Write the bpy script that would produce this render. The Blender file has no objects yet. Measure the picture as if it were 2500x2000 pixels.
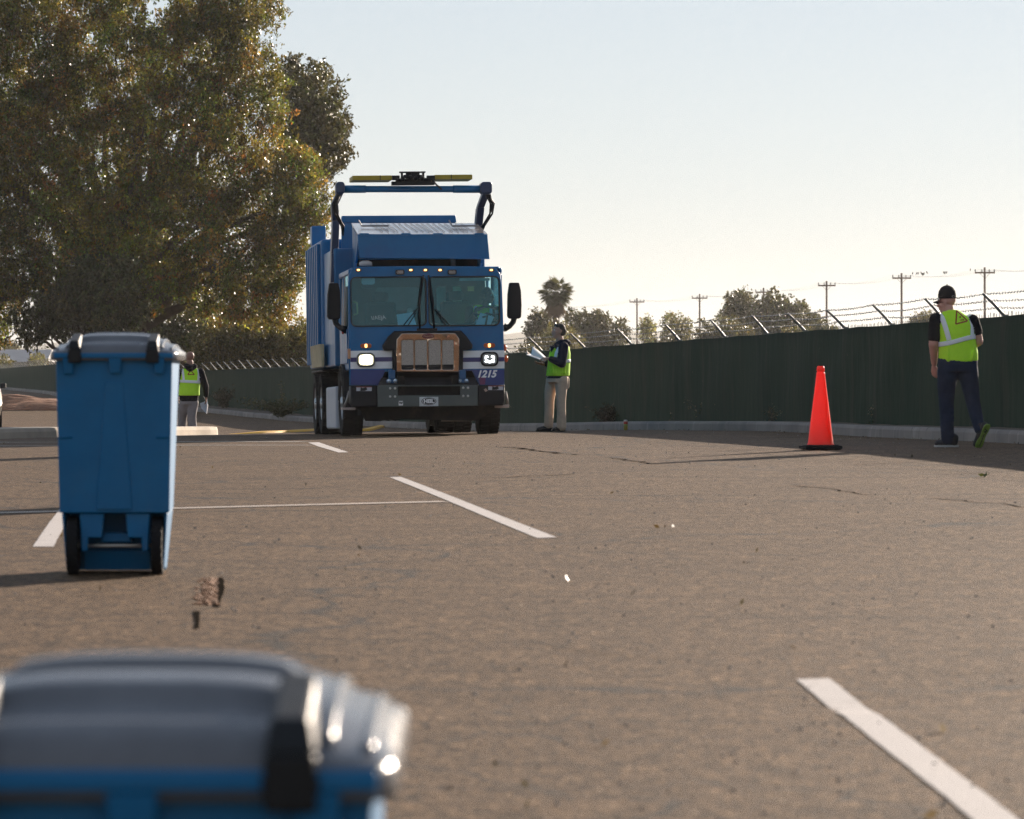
import bpy, bmesh, math, random
import numpy as np
from mathutils import Vector, Matrix, Euler
from mathutils.bvhtree import BVHTree
rad = math.radians
random.seed(11); RNG = np.random.default_rng(11)
scene = bpy.context.scene
COL = scene.collection

# ------------------------------------------------------------------ camera, sky, sun, exposure
HAZE = .00007
CAM_H = 1.0; F = 10000.0; PITCH = math.atan(100 / F)
SUN_AZ = rad(31); SUN_EL = rad(15.0)
cam = bpy.data.cameras.new('camera'); cam.lens = 144; cam.sensor_width = 36
cam.clip_start = 0.1; cam.clip_end = 8000
cam.dof.use_dof = True; cam.dof.focus_distance = 72; cam.dof.aperture_fstop = 7.4
camo = bpy.data.objects.new('camera', cam); COL.objects.link(camo)
camo.location = (0, 0, CAM_H); camo.rotation_euler = (rad(90) - PITCH, 0, 0)
scene.camera = camo
world = bpy.data.worlds.new('World'); scene.world = world; world.use_nodes = True
wn = world.node_tree.nodes; wl = world.node_tree.links
sky = wn.new('ShaderNodeTexSky'); sky.sky_type = 'NISHITA'; sky.sun_disc = False
sky.sun_elevation = SUN_EL; sky.sun_rotation = SUN_AZ
sky.air_density = 1.0; sky.dust_density = .10; sky.ozone_density = 2.5; sky.altitude = 50
hs = wn.new('ShaderNodeGamma'); hs.inputs[1].default_value = .42; wl.new(sky.outputs[0], hs.inputs['Color'])
mu_ = wn.new('ShaderNodeMix'); mu_.data_type = 'RGBA'; mu_.blend_type = 'MULTIPLY'; mu_.inputs[0].default_value = 1; mu_.inputs[7].default_value = (.975, .985, 1.055, 1)
h2 = wn.new('ShaderNodeHueSaturation'); h2.inputs['Saturation'].default_value = .82; wl.new(hs.outputs[0], h2.inputs['Color']); wl.new(h2.outputs[0], mu_.inputs[6]); wl.new(mu_.outputs[2], wn['Background'].inputs[0]); wn['Background'].inputs[1].default_value = 0.132
sun = bpy.data.lights.new('sun', 'SUN'); sun.energy = 4.6; sun.angle = rad(0.53); sun.color = (1.0, 0.85, 0.70)
suno = bpy.data.objects.new('sun', sun); COL.objects.link(suno); suno.location = (20, 40, 30)
SUN_DIR = Vector((math.sin(SUN_AZ) * math.cos(SUN_EL), math.cos(SUN_AZ) * math.cos(SUN_EL), math.sin(SUN_EL)))
suno.rotation_euler = (-SUN_DIR).to_track_quat('-Z', 'Y').to_euler()
vs = scene.view_settings; vs.view_transform = 'Standard'; vs.look = 'None'; vs.gamma = 1; vs.use_curve_mapping = False
vs.exposure = 1.3
scene.render.engine = 'CYCLES'
cy = scene.cycles; cy.max_bounces = 8; cy.diffuse_bounces = 3; cy.glossy_bounces = 3; cy.transmission_bounces = 4
cy.transparent_max_bounces = 12; cy.volume_bounces = 1; cy.use_denoising = True; cy.denoising_prefilter = 'NONE'; cy.caustics_reflective = False; cy.caustics_refractive = False
cy.sample_clamp_indirect = 8

# ------------------------------------------------------------------ photograph pixel (2500 x 2000) -> ray / point
FWD = Vector((0, math.cos(PITCH), -math.sin(PITCH))); UPV = Vector((0, math.sin(PITCH), math.cos(PITCH)))
EYE = Vector((0, 0, CAM_H))
def ray(x, y): return FWD * F + Vector((x - 1250, 0, 0)) + UPV * (1000 - y)
def at(x, y, Y):
    d = ray(x, y); return EYE + d * (Y / d.y)

# ------------------------------------------------------------------ terrain height
_ly = [-50, 5.7, 8.4, 20, 40, 55, 66, 75, 82, 95, 122, 160, 204, 294, 500, 3000]
_lz = [-.525, -.525, 0, 0, 0, -.03, -.10, -.225, -.40, -.48, -.55, -.60, -.28, -.42, -.6, -2.0]
_ry = [-50, 5.7, 8.4, 30, 45, 49, 55, 63, 68, 73, 79, 100, 160, 300, 3000]
_rz = [-.525, -.525, 0, .05, .135, .12, .08, .05, 0, -.06, -.12, -.3, -.6, -.6, -2.0]
_ty = np.arange(-60, 3000, .25)
def _sm(z, w):
    k = np.exp(-.5 * (np.arange(-3 * w, 3 * w + 1) / w) ** 2); k /= k.sum()
    return np.convolve(np.pad(z, 3 * w, mode='edge'), k, 'valid')
_L = np.interp(_ty, _ly, _lz); _R = np.interp(_ty, _ry, _rz)
_L = np.where(_ty < 12, _sm(_L, 2), _sm(_L, 9)); _R = np.where(_ty < 12, _sm(_R, 2), _sm(_R, 9))
def g(X, Y):
    t = np.clip((np.asarray(X, float) + 7) / 12, 0, 1)
    z = np.interp(Y, _ty, _L) * (1 - t) + np.interp(Y, _ty, _R) * t
    w = np.clip((np.asarray(Y, float) - 10) / 8, 0, 1)
    return z + w * (.004 * np.sin(np.asarray(X) * .55 + np.asarray(Y) * .21) + .003 * np.sin(np.asarray(X) * 1.1 - np.asarray(Y) * .37 + 1))
def gz(X, Y): return float(g(X, Y))
def on_ground(x, y):
    d = ray(x, y); lo, hi = 3.0, 700.0
    prev = 7.0; Y = 7.0
    while Y < 600:
        p = EYE + d * (Y / d.y)
        if p.z <= gz(p.x, p.y): break
        prev = Y; Y *= 1.03
    a, b = prev, Y
    for _ in range(30):
        m = (a + b) / 2; p = EYE + d * (m / d.y)
        if p.z <= gz(p.x, p.y): b = m
        else: a = m
    p = EYE + d * (b / d.y); return Vector((p.x, p.y, gz(p.x, p.y)))

# ------------------------------------------------------------------ tags
def tag(o, label=None, cat=None, group=None, kind=None):
    if label: o['label'] = label
    if cat: o['category'] = cat
    if group: o['group'] = group
    if kind: o['kind'] = kind
    return o
def thing(name, label, cat, loc=(0, 0, 0), rot=(0, 0, 0), group=None):
    o = bpy.data.objects.new(name, None); COL.objects.link(o); o.location = loc; o.rotation_euler = rot
    o.empty_display_size = .2
    return tag(o, label, cat, group)
def copy_tree(o, parent=None):
    c = o.copy(); COL.objects.link(c)
    if parent is not None: c.parent = parent
    for ch in list(o.children): copy_tree(ch, c)
    return c

# ------------------------------------------------------------------ materials
def newmat(name):
    m = bpy.data.materials.new(name); m.use_nodes = True
    return m, m.node_tree.nodes, m.node_tree.links, m.node_tree.nodes['Principled BSDF']
def mixcol(nt, fac, a, b):
    n = nt.nodes.new('ShaderNodeMix'); n.data_type = 'RGBA'
    for s, v in ((n.inputs['Factor'], fac), (n.inputs[6], a), (n.inputs[7], b)):
        if hasattr(v, 'is_linked'): nt.links.new(v, s)
        elif isinstance(v, (int, float)): s.default_value = v
        else: s.default_value = (*v, 1) if len(v) == 3 else v
    return n.outputs[2]
def noise(nt, scale, detail=4, rough=.6, coord='Object', vec=None, stretch=None):
    if vec is None:
        tc = nt.nodes.new('ShaderNodeTexCoord'); vec = tc.outputs[coord]
    if stretch:
        mp = nt.nodes.new('ShaderNodeMapping'); mp.inputs['Scale'].default_value = stretch
        nt.links.new(vec, mp.inputs[0]); vec = mp.outputs[0]
    n = nt.nodes.new('ShaderNodeTexNoise'); n.inputs['Scale'].default_value = scale
    n.inputs['Detail'].default_value = detail; n.inputs['Roughness'].default_value = rough
    nt.links.new(vec, n.inputs['Vector']); return n.outputs['Fac']
def ramp(nt, fac, a, b, ca=(0, 0, 0), cb=(1, 1, 1)):
    r = nt.nodes.new('ShaderNodeValToRGB'); e = r.color_ramp.elements
    e[0].position = a; e[1].position = b; e[0].color = (*ca, 1); e[1].color = (*cb, 1)
    nt.links.new(fac, r.inputs[0]); return r.outputs[0]
def bump(nt, h, strength, dist, bsdf):
    b = nt.nodes.new('ShaderNodeBump'); b.inputs['Strength'].default_value = strength; b.inputs['Distance'].default_value = dist
    nt.links.new(h, b.inputs['Height']); nt.links.new(b.outputs[0], bsdf.inputs['Normal'])
def mat(name, c, rough=.5, metal=0, var=.15, scale=6, bmp=0, bscale=60, coat=0, spec=.5, transl=0, stretch=None, dirt=None):
    m, n, l, p = newmat(name); nt = m.node_tree
    p.inputs['Roughness'].default_value = rough; p.inputs['Metallic'].default_value = metal
    p.inputs['Coat Weight'].default_value = coat; p.inputs['Specular IOR Level'].default_value = spec
    f = noise(nt, scale, 5, .65, stretch=stretch)
    col = mixcol(nt, ramp(nt, f, .3, .7), tuple(x * (1 - var) for x in c), tuple(min(1, x * (1 + var)) for x in c))
    if dirt:
        col = mixcol(nt, ramp(nt, noise(nt, dirt[1], 6, .7), .5, .72), col, dirt[0])
    l.new(col, p.inputs['Base Color'])
    rr = ramp(nt, noise(nt, scale * 2.3, 3), .25, .75, (max(0, rough - .06),) * 3, (min(1, rough + .08),) * 3)
    l.new(rr, p.inputs['Roughness'])
    if bmp: bump(nt, noise(nt, bscale, 4, .6), bmp, .02, p)
    if transl:
        t = n.new('ShaderNodeBsdfTranslucent'); l.new(col, t.inputs[0])
        ms = n.new('ShaderNodeMixShader'); ms.inputs[0].default_value = transl
        l.new(p.outputs[0], ms.inputs[1]); l.new(t.outputs[0], ms.inputs[2]); l.new(ms.outputs[0], n['Material Output'].inputs[0])
    return m
def leafmat(name, transl=.45, rough=.4, spec=.5):
    m, n, l, p = newmat(name)
    a = n.new('ShaderNodeAttribute'); a.attribute_name = 'tint'
    l.new(a.outputs['Color'], p.inputs['Base Color']); p.inputs['Roughness'].default_value = rough
    p.inputs['Specular IOR Level'].default_value = spec
    t = n.new('ShaderNodeBsdfTranslucent')
    col = mixcol(m.node_tree, .22, a.outputs['Color'], (.30, .24, .04)); l.new(col, t.inputs[0])
    ms = n.new('ShaderNodeMixShader'); ms.inputs[0].default_value = transl
    l.new(p.outputs[0], ms.inputs[1]); l.new(t.outputs[0], ms.inputs[2]); l.new(ms.outputs[0], n['Material Output'].inputs[0])
    return m
def glassmat(name, tint, gloss=.1):
    m, n, l, p = newmat(name); n.remove(p)
    tr = n.new('ShaderNodeBsdfTransparent'); tr.inputs[0].default_value = (*tint, 1)
    gl = n.new('ShaderNodeBsdfGlossy'); gl.inputs['Roughness'].default_value = .03; gl.inputs[0].default_value = (.45, .74, .84, 1)
    lw = n.new('ShaderNodeLayerWeight'); lw.inputs[0].default_value = .25
    mr = n.new('ShaderNodeMapRange'); mr.inputs[3].default_value = gloss; mr.inputs[4].default_value = .8
    l.new(lw.outputs['Fresnel'], mr.inputs[0])
    ms = n.new('ShaderNodeMixShader'); l.new(mr.outputs[0], ms.inputs[0])
    l.new(tr.outputs[0], ms.inputs[1]); l.new(gl.outputs[0], ms.inputs[2]); l.new(ms.outputs[0], n['Material Output'].inputs[0])
    return m
def glow(name, c, strength):
    m, n, l, p = newmat(name)
    p.inputs['Base Color'].default_value = (*c, 1); p.inputs['Emission Color'].default_value = (*c, 1)
    p.inputs['Emission Strength'].default_value = strength; p.inputs['Roughness'].default_value = .2
    return m

# ------------------------------------------------------------------ mesh builder
class MB:
    def __init__(s): s.v = []; s.f = []; s.m = []; s.mi = 0
    def add(s, vs, fs):
        o = len(s.v); s.v += [tuple(p) for p in vs]
        for f in fs: s.f.append(tuple(i + o for i in f)); s.m.append(s.mi)
        return s
    def box(s, x0, x1, y0, y1, z0, z1):
        return s.hexa([(x0, y0, z0), (x1, y0, z0), (x1, y1, z0), (x0, y1, z0), (x0, y0, z1), (x1, y0, z1), (x1, y1, z1), (x0, y1, z1)])
    def hexa(s, p):
        return s.add(p, [(3, 2, 1, 0), (4, 5, 6, 7), (0, 1, 5, 4), (1, 2, 6, 5), (2, 3, 7, 6), (3, 0, 4, 7)])
    def prism(s, poly, off):
        n = len(poly); a = [Vector(p) for p in poly]; o = Vector(off); b = [p + o for p in a]
        return s.add(a + b, [tuple(range(n))] + [tuple(range(2 * n - 1, n - 1, -1))] + [((i + 1) % n, i, n + i, n + (i + 1) % n) for i in range(n)])
    def tube(s, pts, r, n=8, cap=True, flat=1.0):
        pts = [Vector(p) for p in pts]; k = len(pts)
        rs = r if hasattr(r, '__len__') else [r] * k
        vs = []; up = None
        for i, p in enumerate(pts):
            t = (pts[min(i + 1, k - 1)] - pts[max(i - 1, 0)]).normalized()
            if up is None:
                up = Vector((0, 0, 1)) if abs(t.z) < .9 else Vector((0, 1, 0))
            u = (up - t * up.dot(t)).normalized(); w = t.cross(u); up = u
            for j in range(n):
                a = 2 * math.pi * j / n; vs.append(p + (u * math.cos(a) + w * math.sin(a) * flat) * rs[i])
        fs = [(i * n + j, i * n + (j + 1) % n, (i + 1) * n + (j + 1) % n, (i + 1) * n + j) for i in range(k - 1) for j in range(n)]
        if cap: fs += [tuple(range(n - 1, -1, -1)), tuple((k - 1) * n + j for j in range(n))]
        return s.add(vs, fs)
    def lathe(s, prof, c=(0, 0, 0), axis='z', n=24, close=False):
        vs = []; c = Vector(c)
        for (r, h) in prof:
            for j in range(n):
                a = 2 * math.pi * j / n; u, w = r * math.cos(a), r * math.sin(a)
                vs.append(c + Vector({'z': (u, w, h), 'x': (h, u, w), 'y': (w, h, u)}[axis]))
        k = len(prof)
        fs = [(i * n + j, i * n + (j + 1) % n, (i + 1) * n + (j + 1) % n, (i + 1) * n + j) for i in range(k - 1) for j in range(n)]
        if close: fs += [tuple(range(n - 1, -1, -1)), tuple((k - 1) * n + j for j in range(n))]
        return s.add(vs, fs)
    def ellipsoid(s, c, r, n=12, k=8):
        prof = []; c = Vector(c); vs = []; fs = []
        for i in range(k + 1):
            ph = math.pi * i / k
            for j in range(n):
                a = 2 * math.pi * j / n
                vs.append(c + Vector((r[0] * math.sin(ph) * math.cos(a), r[1] * math.sin(ph) * math.sin(a), -r[2] * math.cos(ph))))
        fs = [(i * n + j, i * n + (j + 1) % n, (i + 1) * n + (j + 1) % n, (i + 1) * n + j) for i in range(k) for j in range(n)]
        return s.add(vs, fs)
    def capsule(s, p0, r0, p1, r1, n=12):
        p0 = Vector(p0); p1 = Vector(p1); d = p1 - p0; L = max(d.length, 1e-5); t = d / L
        pts = []; rs = []
        for i in range(5):
            a = math.pi / 2 * (i / 4); pts.append(p0 - t * r0 * math.cos(a)); rs.append(max(1e-4, r0 * math.sin(a)))
        for i in range(5):
            a = math.pi / 2 * (i / 4); pts.append(p1 + t * r1 * math.sin(a)); rs.append(max(1e-4, r1 * math.cos(a)))
        return s.tube(pts, rs, n)
    def chain(s, pts, rs, n=12):
        for i in range(len(pts) - 1): s.capsule(pts[i], rs[i], pts[i + 1], rs[i + 1], n)
        return s
    def loft(s, rings, n=20):
        vs = []; k = len(rings)
        for r in rings:
            cx, cy, cz, rx, ry = r[:5]; ro = r[5] if len(r) > 5 else 0; tx = r[6] if len(r) > 6 else 0
            for j in range(n):
                a = 2 * math.pi * j / n; u, w = rx * math.cos(a), ry * math.sin(a)
                vs.append((cx + u * math.cos(ro) - w * math.sin(ro), cy + u * math.sin(ro) + w * math.cos(ro), cz + tx * u))
        fs = [(i * n + j, i * n + (j + 1) % n, (i + 1) * n + (j + 1) % n, (i + 1) * n + j) for i in range(k - 1) for j in range(n)]
        fs += [tuple(range(n - 1, -1, -1)), tuple((k - 1) * n + j for j in range(n))]
        return s.add(vs, fs)
    def mesh(s, name):
        me = bpy.data.meshes.new(name); me.from_pydata(s.v, [], s.f); return me
    def build(s, name, mats, parent=None, smooth=False, bevel=0, seg=2, fix=True):
        me = s.mesh(name)
        for m in (mats if isinstance(mats, (list, tuple)) else [mats]): me.materials.append(m)
        if len(me.materials) > 1: me.polygons.foreach_set('material_index', s.m)
        if fix:
            bm = bmesh.new(); bm.from_mesh(me); bmesh.ops.recalc_face_normals(bm, faces=bm.faces); bm.to_mesh(me); bm.free()
        if smooth: me.polygons.foreach_set('use_smooth', [True] * len(me.polygons))
        o = bpy.data.objects.new(name, me); COL.objects.link(o)
        if parent: o.parent = parent
        if bevel:
            b = o.modifiers.new('bevel', 'BEVEL'); b.width = bevel; b.segments = seg; b.limit_method = 'ANGLE'; b.angle_limit = rad(40)
            b.harden_normals = False
        return o
def link_mesh(name, me, mats, parent=None, smooth=True):
    me.name = name; me.materials.clear()
    for m in (mats if isinstance(mats, (list, tuple)) else [mats]): me.materials.append(m)
    if smooth: me.polygons.foreach_set('use_smooth', [True] * len(me.polygons))
    o = bpy.data.objects.new(name, me); COL.objects.link(o)
    if parent: o.parent = parent
    return o
def evaluated(o):
    bpy.context.view_layer.update()
    dg = bpy.context.evaluated_depsgraph_get()
    return bpy.data.meshes.new_from_object(o.evaluated_get(dg))
def blob(name, mb, voxel, m, parent, it=4, fac=.5):
    """joins overlapping volumes into one continuous skin"""
    o = bpy.data.objects.new('tmp', mb.mesh('tmp')); COL.objects.link(o)
    bm = bmesh.new(); bm.from_mesh(o.data); bmesh.ops.recalc_face_normals(bm, faces=bm.faces); bm.to_mesh(o.data); bm.free()
    r = o.modifiers.new('r', 'REMESH'); r.mode = 'VOXEL'; r.voxel_size = voxel
    s = o.modifiers.new('s', 'SMOOTH'); s.iterations = it; s.factor = fac
    me = evaluated(o); old = o.data; bpy.data.objects.remove(o); bpy.data.meshes.remove(old)
    return link_mesh(name, me, m, parent)
def plate(name, polys, y0, thick, m, parent, bevel=0.0):
    """flat sheet of a given outline with holes, in the local x-z plane, y0 = front face"""
    c = bpy.data.curves.new('tmp', 'CURVE'); c.dimensions = '2D'; c.fill_mode = 'BOTH'
    c.extrude = max(1e-4, thick / 2 - bevel); c.bevel_depth = bevel; c.offset = -bevel; c.bevel_resolution = 2
    for poly in polys:
        sp = c.splines.new('POLY'); sp.points.add(len(poly) - 1); sp.use_cyclic_u = True
        for i, (x, z) in enumerate(poly): sp.points[i].co = (x, z, 0, 1)
    o = bpy.data.objects.new('tmp', c); COL.objects.link(o)
    me = evaluated(o); bpy.data.objects.remove(o); bpy.data.curves.remove(c)
    co = np.empty(len(me.vertices) * 3); me.vertices.foreach_get('co', co); co = co.reshape(-1, 3)
    out = np.stack([co[:, 0], -co[:, 2] + y0 + thick / 2, co[:, 1]], 1)
    me.vertices.foreach_set('co', out.ravel()); me.update()
    return link_mesh(name, me, m, parent, smooth=False)
def text(name, s, size, m, parent, matrix, shear=0, bold=0, thick=.002):
    c = bpy.data.curves.new('tmp', 'FONT'); c.body = s; c.size = size; c.shear = shear; c.offset = bold; c.extrude = thick
    c.align_x = 'CENTER'; c.align_y = 'CENTER'
    o = bpy.data.objects.new('tmp', c); COL.objects.link(o)
    me = evaluated(o); bpy.data.objects.remove(o); bpy.data.curves.remove(c)
    me.transform(matrix)
    return link_mesh(name, me, m, parent, smooth=False)
FACE_CAM = Matrix.Rotation(rad(90), 4, 'X')      # text lying in xy -> standing, facing -y
def rrect(x0, z0, x1, z1, r, n=5):
    out = []
    for cx, cz, a0 in ((x1 - r, z1 - r, 0), (x0 + r, z1 - r, 90), (x0 + r, z0 + r, 180), (x1 - r, z0 + r, 270)):
        for i in range(n + 1):
            a = rad(a0 + 90 * i / n); out.append((cx + r * math.cos(a), cz + r * math.sin(a)))
    return out

def leaf_mesh(name, pos, size, tint, m, parent=None, droop=.5, aspect=.5, jit=.35):
    n = len(pos); R = RNG
    ax = R.normal(size=(n, 3)); ax[:, 2] -= droop * 1.6; ax /= np.linalg.norm(ax, axis=1)[:, None]
    rd = R.normal(size=(n, 3)); nn = np.cross(ax, rd); nn /= np.linalg.norm(nn, axis=1)[:, None] + 1e-9
    sz = (size * (1 + jit * R.normal(size=n)).clip(.4, 1.9))[:, None]
    v = np.empty((n, 4, 3))
    bend = np.cross(nn, ax)
    v[:, 0] = pos - ax * sz * .5; v[:, 2] = pos + ax * sz * .5
    v[:, 1] = pos + nn * sz * aspect * .5 + bend * sz * .08; v[:, 3] = pos - nn * sz * aspect * .5 + bend * sz * .08
    me = bpy.data.meshes.new(name); me.vertices.add(n * 4); me.vertices.foreach_set('co', v.ravel())
    me.loops.add(n * 4); me.loops.foreach_set('vertex_index', np.arange(n * 4, dtype=np.int32))
    me.polygons.add(n); me.polygons.foreach_set('loop_start', np.arange(0, n * 4, 4, dtype=np.int32))
    me.update(calc_edges=True)
    at_ = me.attributes.new('tint', 'FLOAT_COLOR', 'POINT')
    c = np.ones((n, 4, 4)); c[:, :, :3] = tint[:, None, :]
    at_.data.foreach_set('color', c.ravel()); me.materials.append(m)
    o = bpy.data.objects.new(name, me); COL.objects.link(o)
    if parent: o.parent = parent
    return o
def in_poly(poly, x, y):
    c = False; n = len(poly)
    for i in range(n):
        x1, y1 = poly[i]; x2, y2 = poly[(i + 1) % n]
        if (y1 > y) != (y2 > y) and x < (x2 - x1) * (y - y1) / (y2 - y1) + x1: c = not c
    return c
# ================================================================== SETTING
def asphalt_mat():
    m, n, l, p = newmat('asphalt'); nt = m.node_tree
    tc = n.new('ShaderNodeTexCoord'); V = tc.outputs['Object']
    vo = n.new('ShaderNodeTexVoronoi'); vo.inputs['Scale'].default_value = 62; l.new(V, vo.inputs['Vector'])
    sep = n.new('ShaderNodeSeparateColor'); l.new(vo.outputs['Color'], sep.inputs[0])
    agg = mixcol(nt, ramp(nt, sep.outputs[0], .15, .95), (.042, .028, .017), (.36, .255, .165))
    big = ramp(nt, noise(nt, .35, 5, .6, vec=V), .3, .7)
    col = mixcol(nt, big, (.105, .071, .044), (.168, .116, .074))
    mid = ramp(nt, noise(nt, 3.2, 6, .7, vec=V), .33, .68)
    col = mixcol(nt, mid, tuple(x for x in (.090, .064, .043)), col)
    v3 = n.new('ShaderNodeTexVoronoi'); v3.inputs['Scale'].default_value = 27; l.new(V, v3.inputs['Vector']); s3 = n.new('ShaderNodeSeparateColor'); l.new(v3.outputs['Color'], s3.inputs[0])
    agg = mixcol(nt, .42, agg, mixcol(nt, ramp(nt, s3.outputs[1], .1, .95), (.040, .028, .019), (.30, .213, .138)))
    col = mixcol(nt, .66, col, agg)
    # dark worn streaks that also paint the shade of ground bumps, and oil
    st = ramp(nt, noise(nt, 1.0, 7, .68, vec=V, stretch=(.16, 1.5, 1)), .57, .67)
    col = mixcol(nt, st, col, (.034, .024, .016))
    oil = ramp(nt, noise(nt, .8, 3, .5, vec=V), .70, .76)
    col = mixcol(nt, oil, col, (.10, .083, .07))
    gr_ = ramp(nt, noise(nt, 7.0, 9, .82, vec=V), .36, .64); col = mixcol(nt, gr_, mixcol(nt, .45, col, (.030, .021, .015)), mixcol(nt, .18, col, (.36, .27, .19)))
    # pale specks of grit, bright so they also paint sun glints
    v2 = n.new('ShaderNodeTexVoronoi'); v2.inputs['Scale'].default_value = 21; l.new(V, v2.inputs['Vector'])
    s2 = n.new('ShaderNodeSeparateColor'); l.new(v2.outputs['Color'], s2.inputs[0])
    a = ramp(nt, v2.outputs['Distance'], .10, .16, (1, 1, 1), (0, 0, 0)); b = ramp(nt, s2.outputs[1], .945, .955)
    mm = n.new('ShaderNodeMath'); mm.operation = 'MULTIPLY'; l.new(a, mm.inputs[0]); l.new(b, mm.inputs[1])
    col = mixcol(nt, mm.outputs[0], col, (.75, .66, .58))
    b2 = ramp(nt, s2.outputs[2], .93, .95); m2 = n.new('ShaderNodeMath'); m2.operation = 'MULTIPLY'; l.new(a, m2.inputs[0]); l.new(b2, m2.inputs[1])
    col = mixcol(nt, m2.outputs[0], col, (.03, .026, .024))
    def mul(c, f, lo, hi, a, b):
        k = n.new('ShaderNodeMix'); k.data_type = 'RGBA'; k.blend_type = 'MULTIPLY'; k.inputs[0].default_value = 1
        l.new(c, k.inputs[6]); l.new(ramp(nt, f, a, b, (lo,) * 3, (hi,) * 3), k.inputs[7]); return k.outputs[2]
    col = mul(col, noise(nt, 40, 5, .85, vec=V, stretch=(1, .45, 1)), .30, 1.22, .38, .62)
    col = mul(col, noise(nt, 15, 5, .8, vec=V, stretch=(1, .5, 1)), .50, 1.22, .40, .60)
    col = mul(col, noise(nt, 5.0, 10, .86, vec=V), .74, 1.18, .36, .64)
    col = mul(col, noise(nt, 1.1, 8, .75, vec=V, stretch=(.5, 1.2, 1)), .80, 1.12, .36, .64)
    wm = n.new('ShaderNodeMix'); wm.data_type = 'RGBA'; wm.blend_type = 'MULTIPLY'; wm.inputs[0].default_value = 1; wm.inputs[7].default_value = (1.24, 1.045, .81, 1); l.new(col, wm.inputs[6]); col = wm.outputs[2]
    # cracks
    dv = n.new('ShaderNodeTexNoise'); dv.inputs['Scale'].default_value = .9; dv.inputs['Detail'].default_value = 6; l.new(V, dv.inputs['Vector'])
    va = n.new('ShaderNodeVectorMath'); va.operation = 'SCALE'; va.inputs['Scale'].default_value = 1.6; l.new(dv.outputs['Color'], va.inputs[0])
    vb = n.new('ShaderNodeVectorMath'); vb.operation = 'ADD'; l.new(V, vb.inputs[0]); l.new(va.outputs[0], vb.inputs[1])
    for sc, w, thr in ((.13, .0038, .22), (.42, .0062, .46)):
        vc = n.new('ShaderNodeTexVoronoi'); vc.feature = 'DISTANCE_TO_EDGE'; vc.inputs['Scale'].default_value = sc; l.new(vb.outputs[0], vc.inputs['Vector'])
        cr = ramp(nt, vc.outputs['Distance'], w * .5, w * 1.4, (1, 1, 1), (0, 0, 0))
        pr = ramp(nt, noise(nt, .16, 2, .5, vec=V, stretch=(1, 1, 1)), thr, thr + .14)
        mu = n.new('ShaderNodeMath'); mu.operation = 'MULTIPLY'; l.new(cr, mu.inputs[0]); l.new(pr, mu.inputs[1])
        col = mixcol(nt, mu.outputs[0], col, (.035, .03, .026))
    l.new(col, p.inputs['Base Color']); p.inputs['Roughness'].default_value = .72; p.inputs['Specular IOR Level'].default_value = .12
    h = n.new('ShaderNodeMath'); h.operation = 'ADD'
    l.new(noise(nt, 95, 3, .6, vec=V), h.inputs[0]); l.new(noise(nt, 9, 4, .6, vec=V), h.inputs[1])
    bump(nt, h.outputs[0], .7, .018, p)
    return m
M_ASPH = asphalt_mat()
M_DRY = mat('dry_grass_soil', (.26, .19, .11), .95, var=.3, scale=.8, bmp=.4, bscale=12)
M_SOIL = mat('bare_soil', (.115, .085, .06), .95, var=.35, scale=3, bmp=.5, bscale=25)
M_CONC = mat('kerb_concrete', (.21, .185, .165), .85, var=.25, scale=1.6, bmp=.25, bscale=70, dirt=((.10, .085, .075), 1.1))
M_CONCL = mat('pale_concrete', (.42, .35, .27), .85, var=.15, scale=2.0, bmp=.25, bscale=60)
def paint_mat(name, c, wear=.55):
    m, n, l, p = newmat(name); nt = m.node_tree
    f = ramp(nt, noise(nt, 5, 8, .75), wear, wear + .14)
    f2 = ramp(nt, noise(nt, 52, 8, .85), .50, .60)
    col = mixcol(nt, f, c, tuple(x * .62 for x in c)); col = mixcol(nt, f2, col, (.30, .25, .20))
    col = mixcol(nt, ramp(nt, noise(nt, 1.3, 4, .6), .4, .6), tuple(x * .9 for x in c), col)
    l.new(col, p.inputs['Base Color']); p.inputs['Roughness'].default_value = .7
    bump(nt, noise(nt, 90, 3, .6), .4, .01, p)
    return m
LIFT = .0035
M_WHITE = paint_mat('road_paint', (.56, .505, .465), .50)
M_YELL = paint_mat('yellow_paint', (.80, .42, .015), .50)
M_CRACKSH = mat('dark_crack_and_shade', (.022, .018, .014), .95, spec=0, var=.4, scale=20)
M_FAINT2 = paint_mat('pale_thin_paint', (.66, .55, .46), .62)
M_FAINT = paint_mat('faint_paint', (.40, .36, .32), .48)

# kerb and fence lines (plan)
KERB = [(10.6, 20), (8.6, 33), (7.4, 39), (5.95, 47), (5.61, 49), (4.72, 55.5), (4.1, 62), (3.06, 68), (1.83, 73.5), (.11, 80.5), (-3.2, 100), (-6.0, 117), (-11.4, 150), (-21.8, 196), (-36, 286), (-60, 420)]
FENCE = [(13.0, 14, 2.0), (8.9, 36, 1.79), (6.27, 50, 1.67), (4.95, 59.5, 1.60), (4.04, 67, 1.56), (3.03, 72, 1.50), (1.68, 77, 1.42), (.12, 82.6, 1.32), (-2.9, 102, 1.18), (-5.9, 122, 1.06), (-11.9, 160, .94), (-22.7, 204, 1.22), (-36.8, 294, 1.0), (-58, 420, .9)]
_k = np.array(KERB)
def kx(Y): return float(np.interp(Y, _k[:, 1], _k[:, 0]))
def dense(pts, step):
    out = []
    for a, b in zip(pts[:-1], pts[1:]):
        a = np.array(a, float); b = np.array(b, float); n = max(1, int(np.linalg.norm((b - a)[:2]) / step))
        for i in range(n): out.append(a + (b - a) * i / n)
    out.append(np.array(pts[-1], float)); return out
def smooth_line(pts, it=3):
    p = [np.array(q, float) for q in pts]
    for _ in range(it):
        p = [p[0]] + [(p[i - 1] + 2 * p[i] + p[i + 1]) / 4 for i in range(1, len(p) - 1)] + [p[-1]]
    return p

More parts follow.
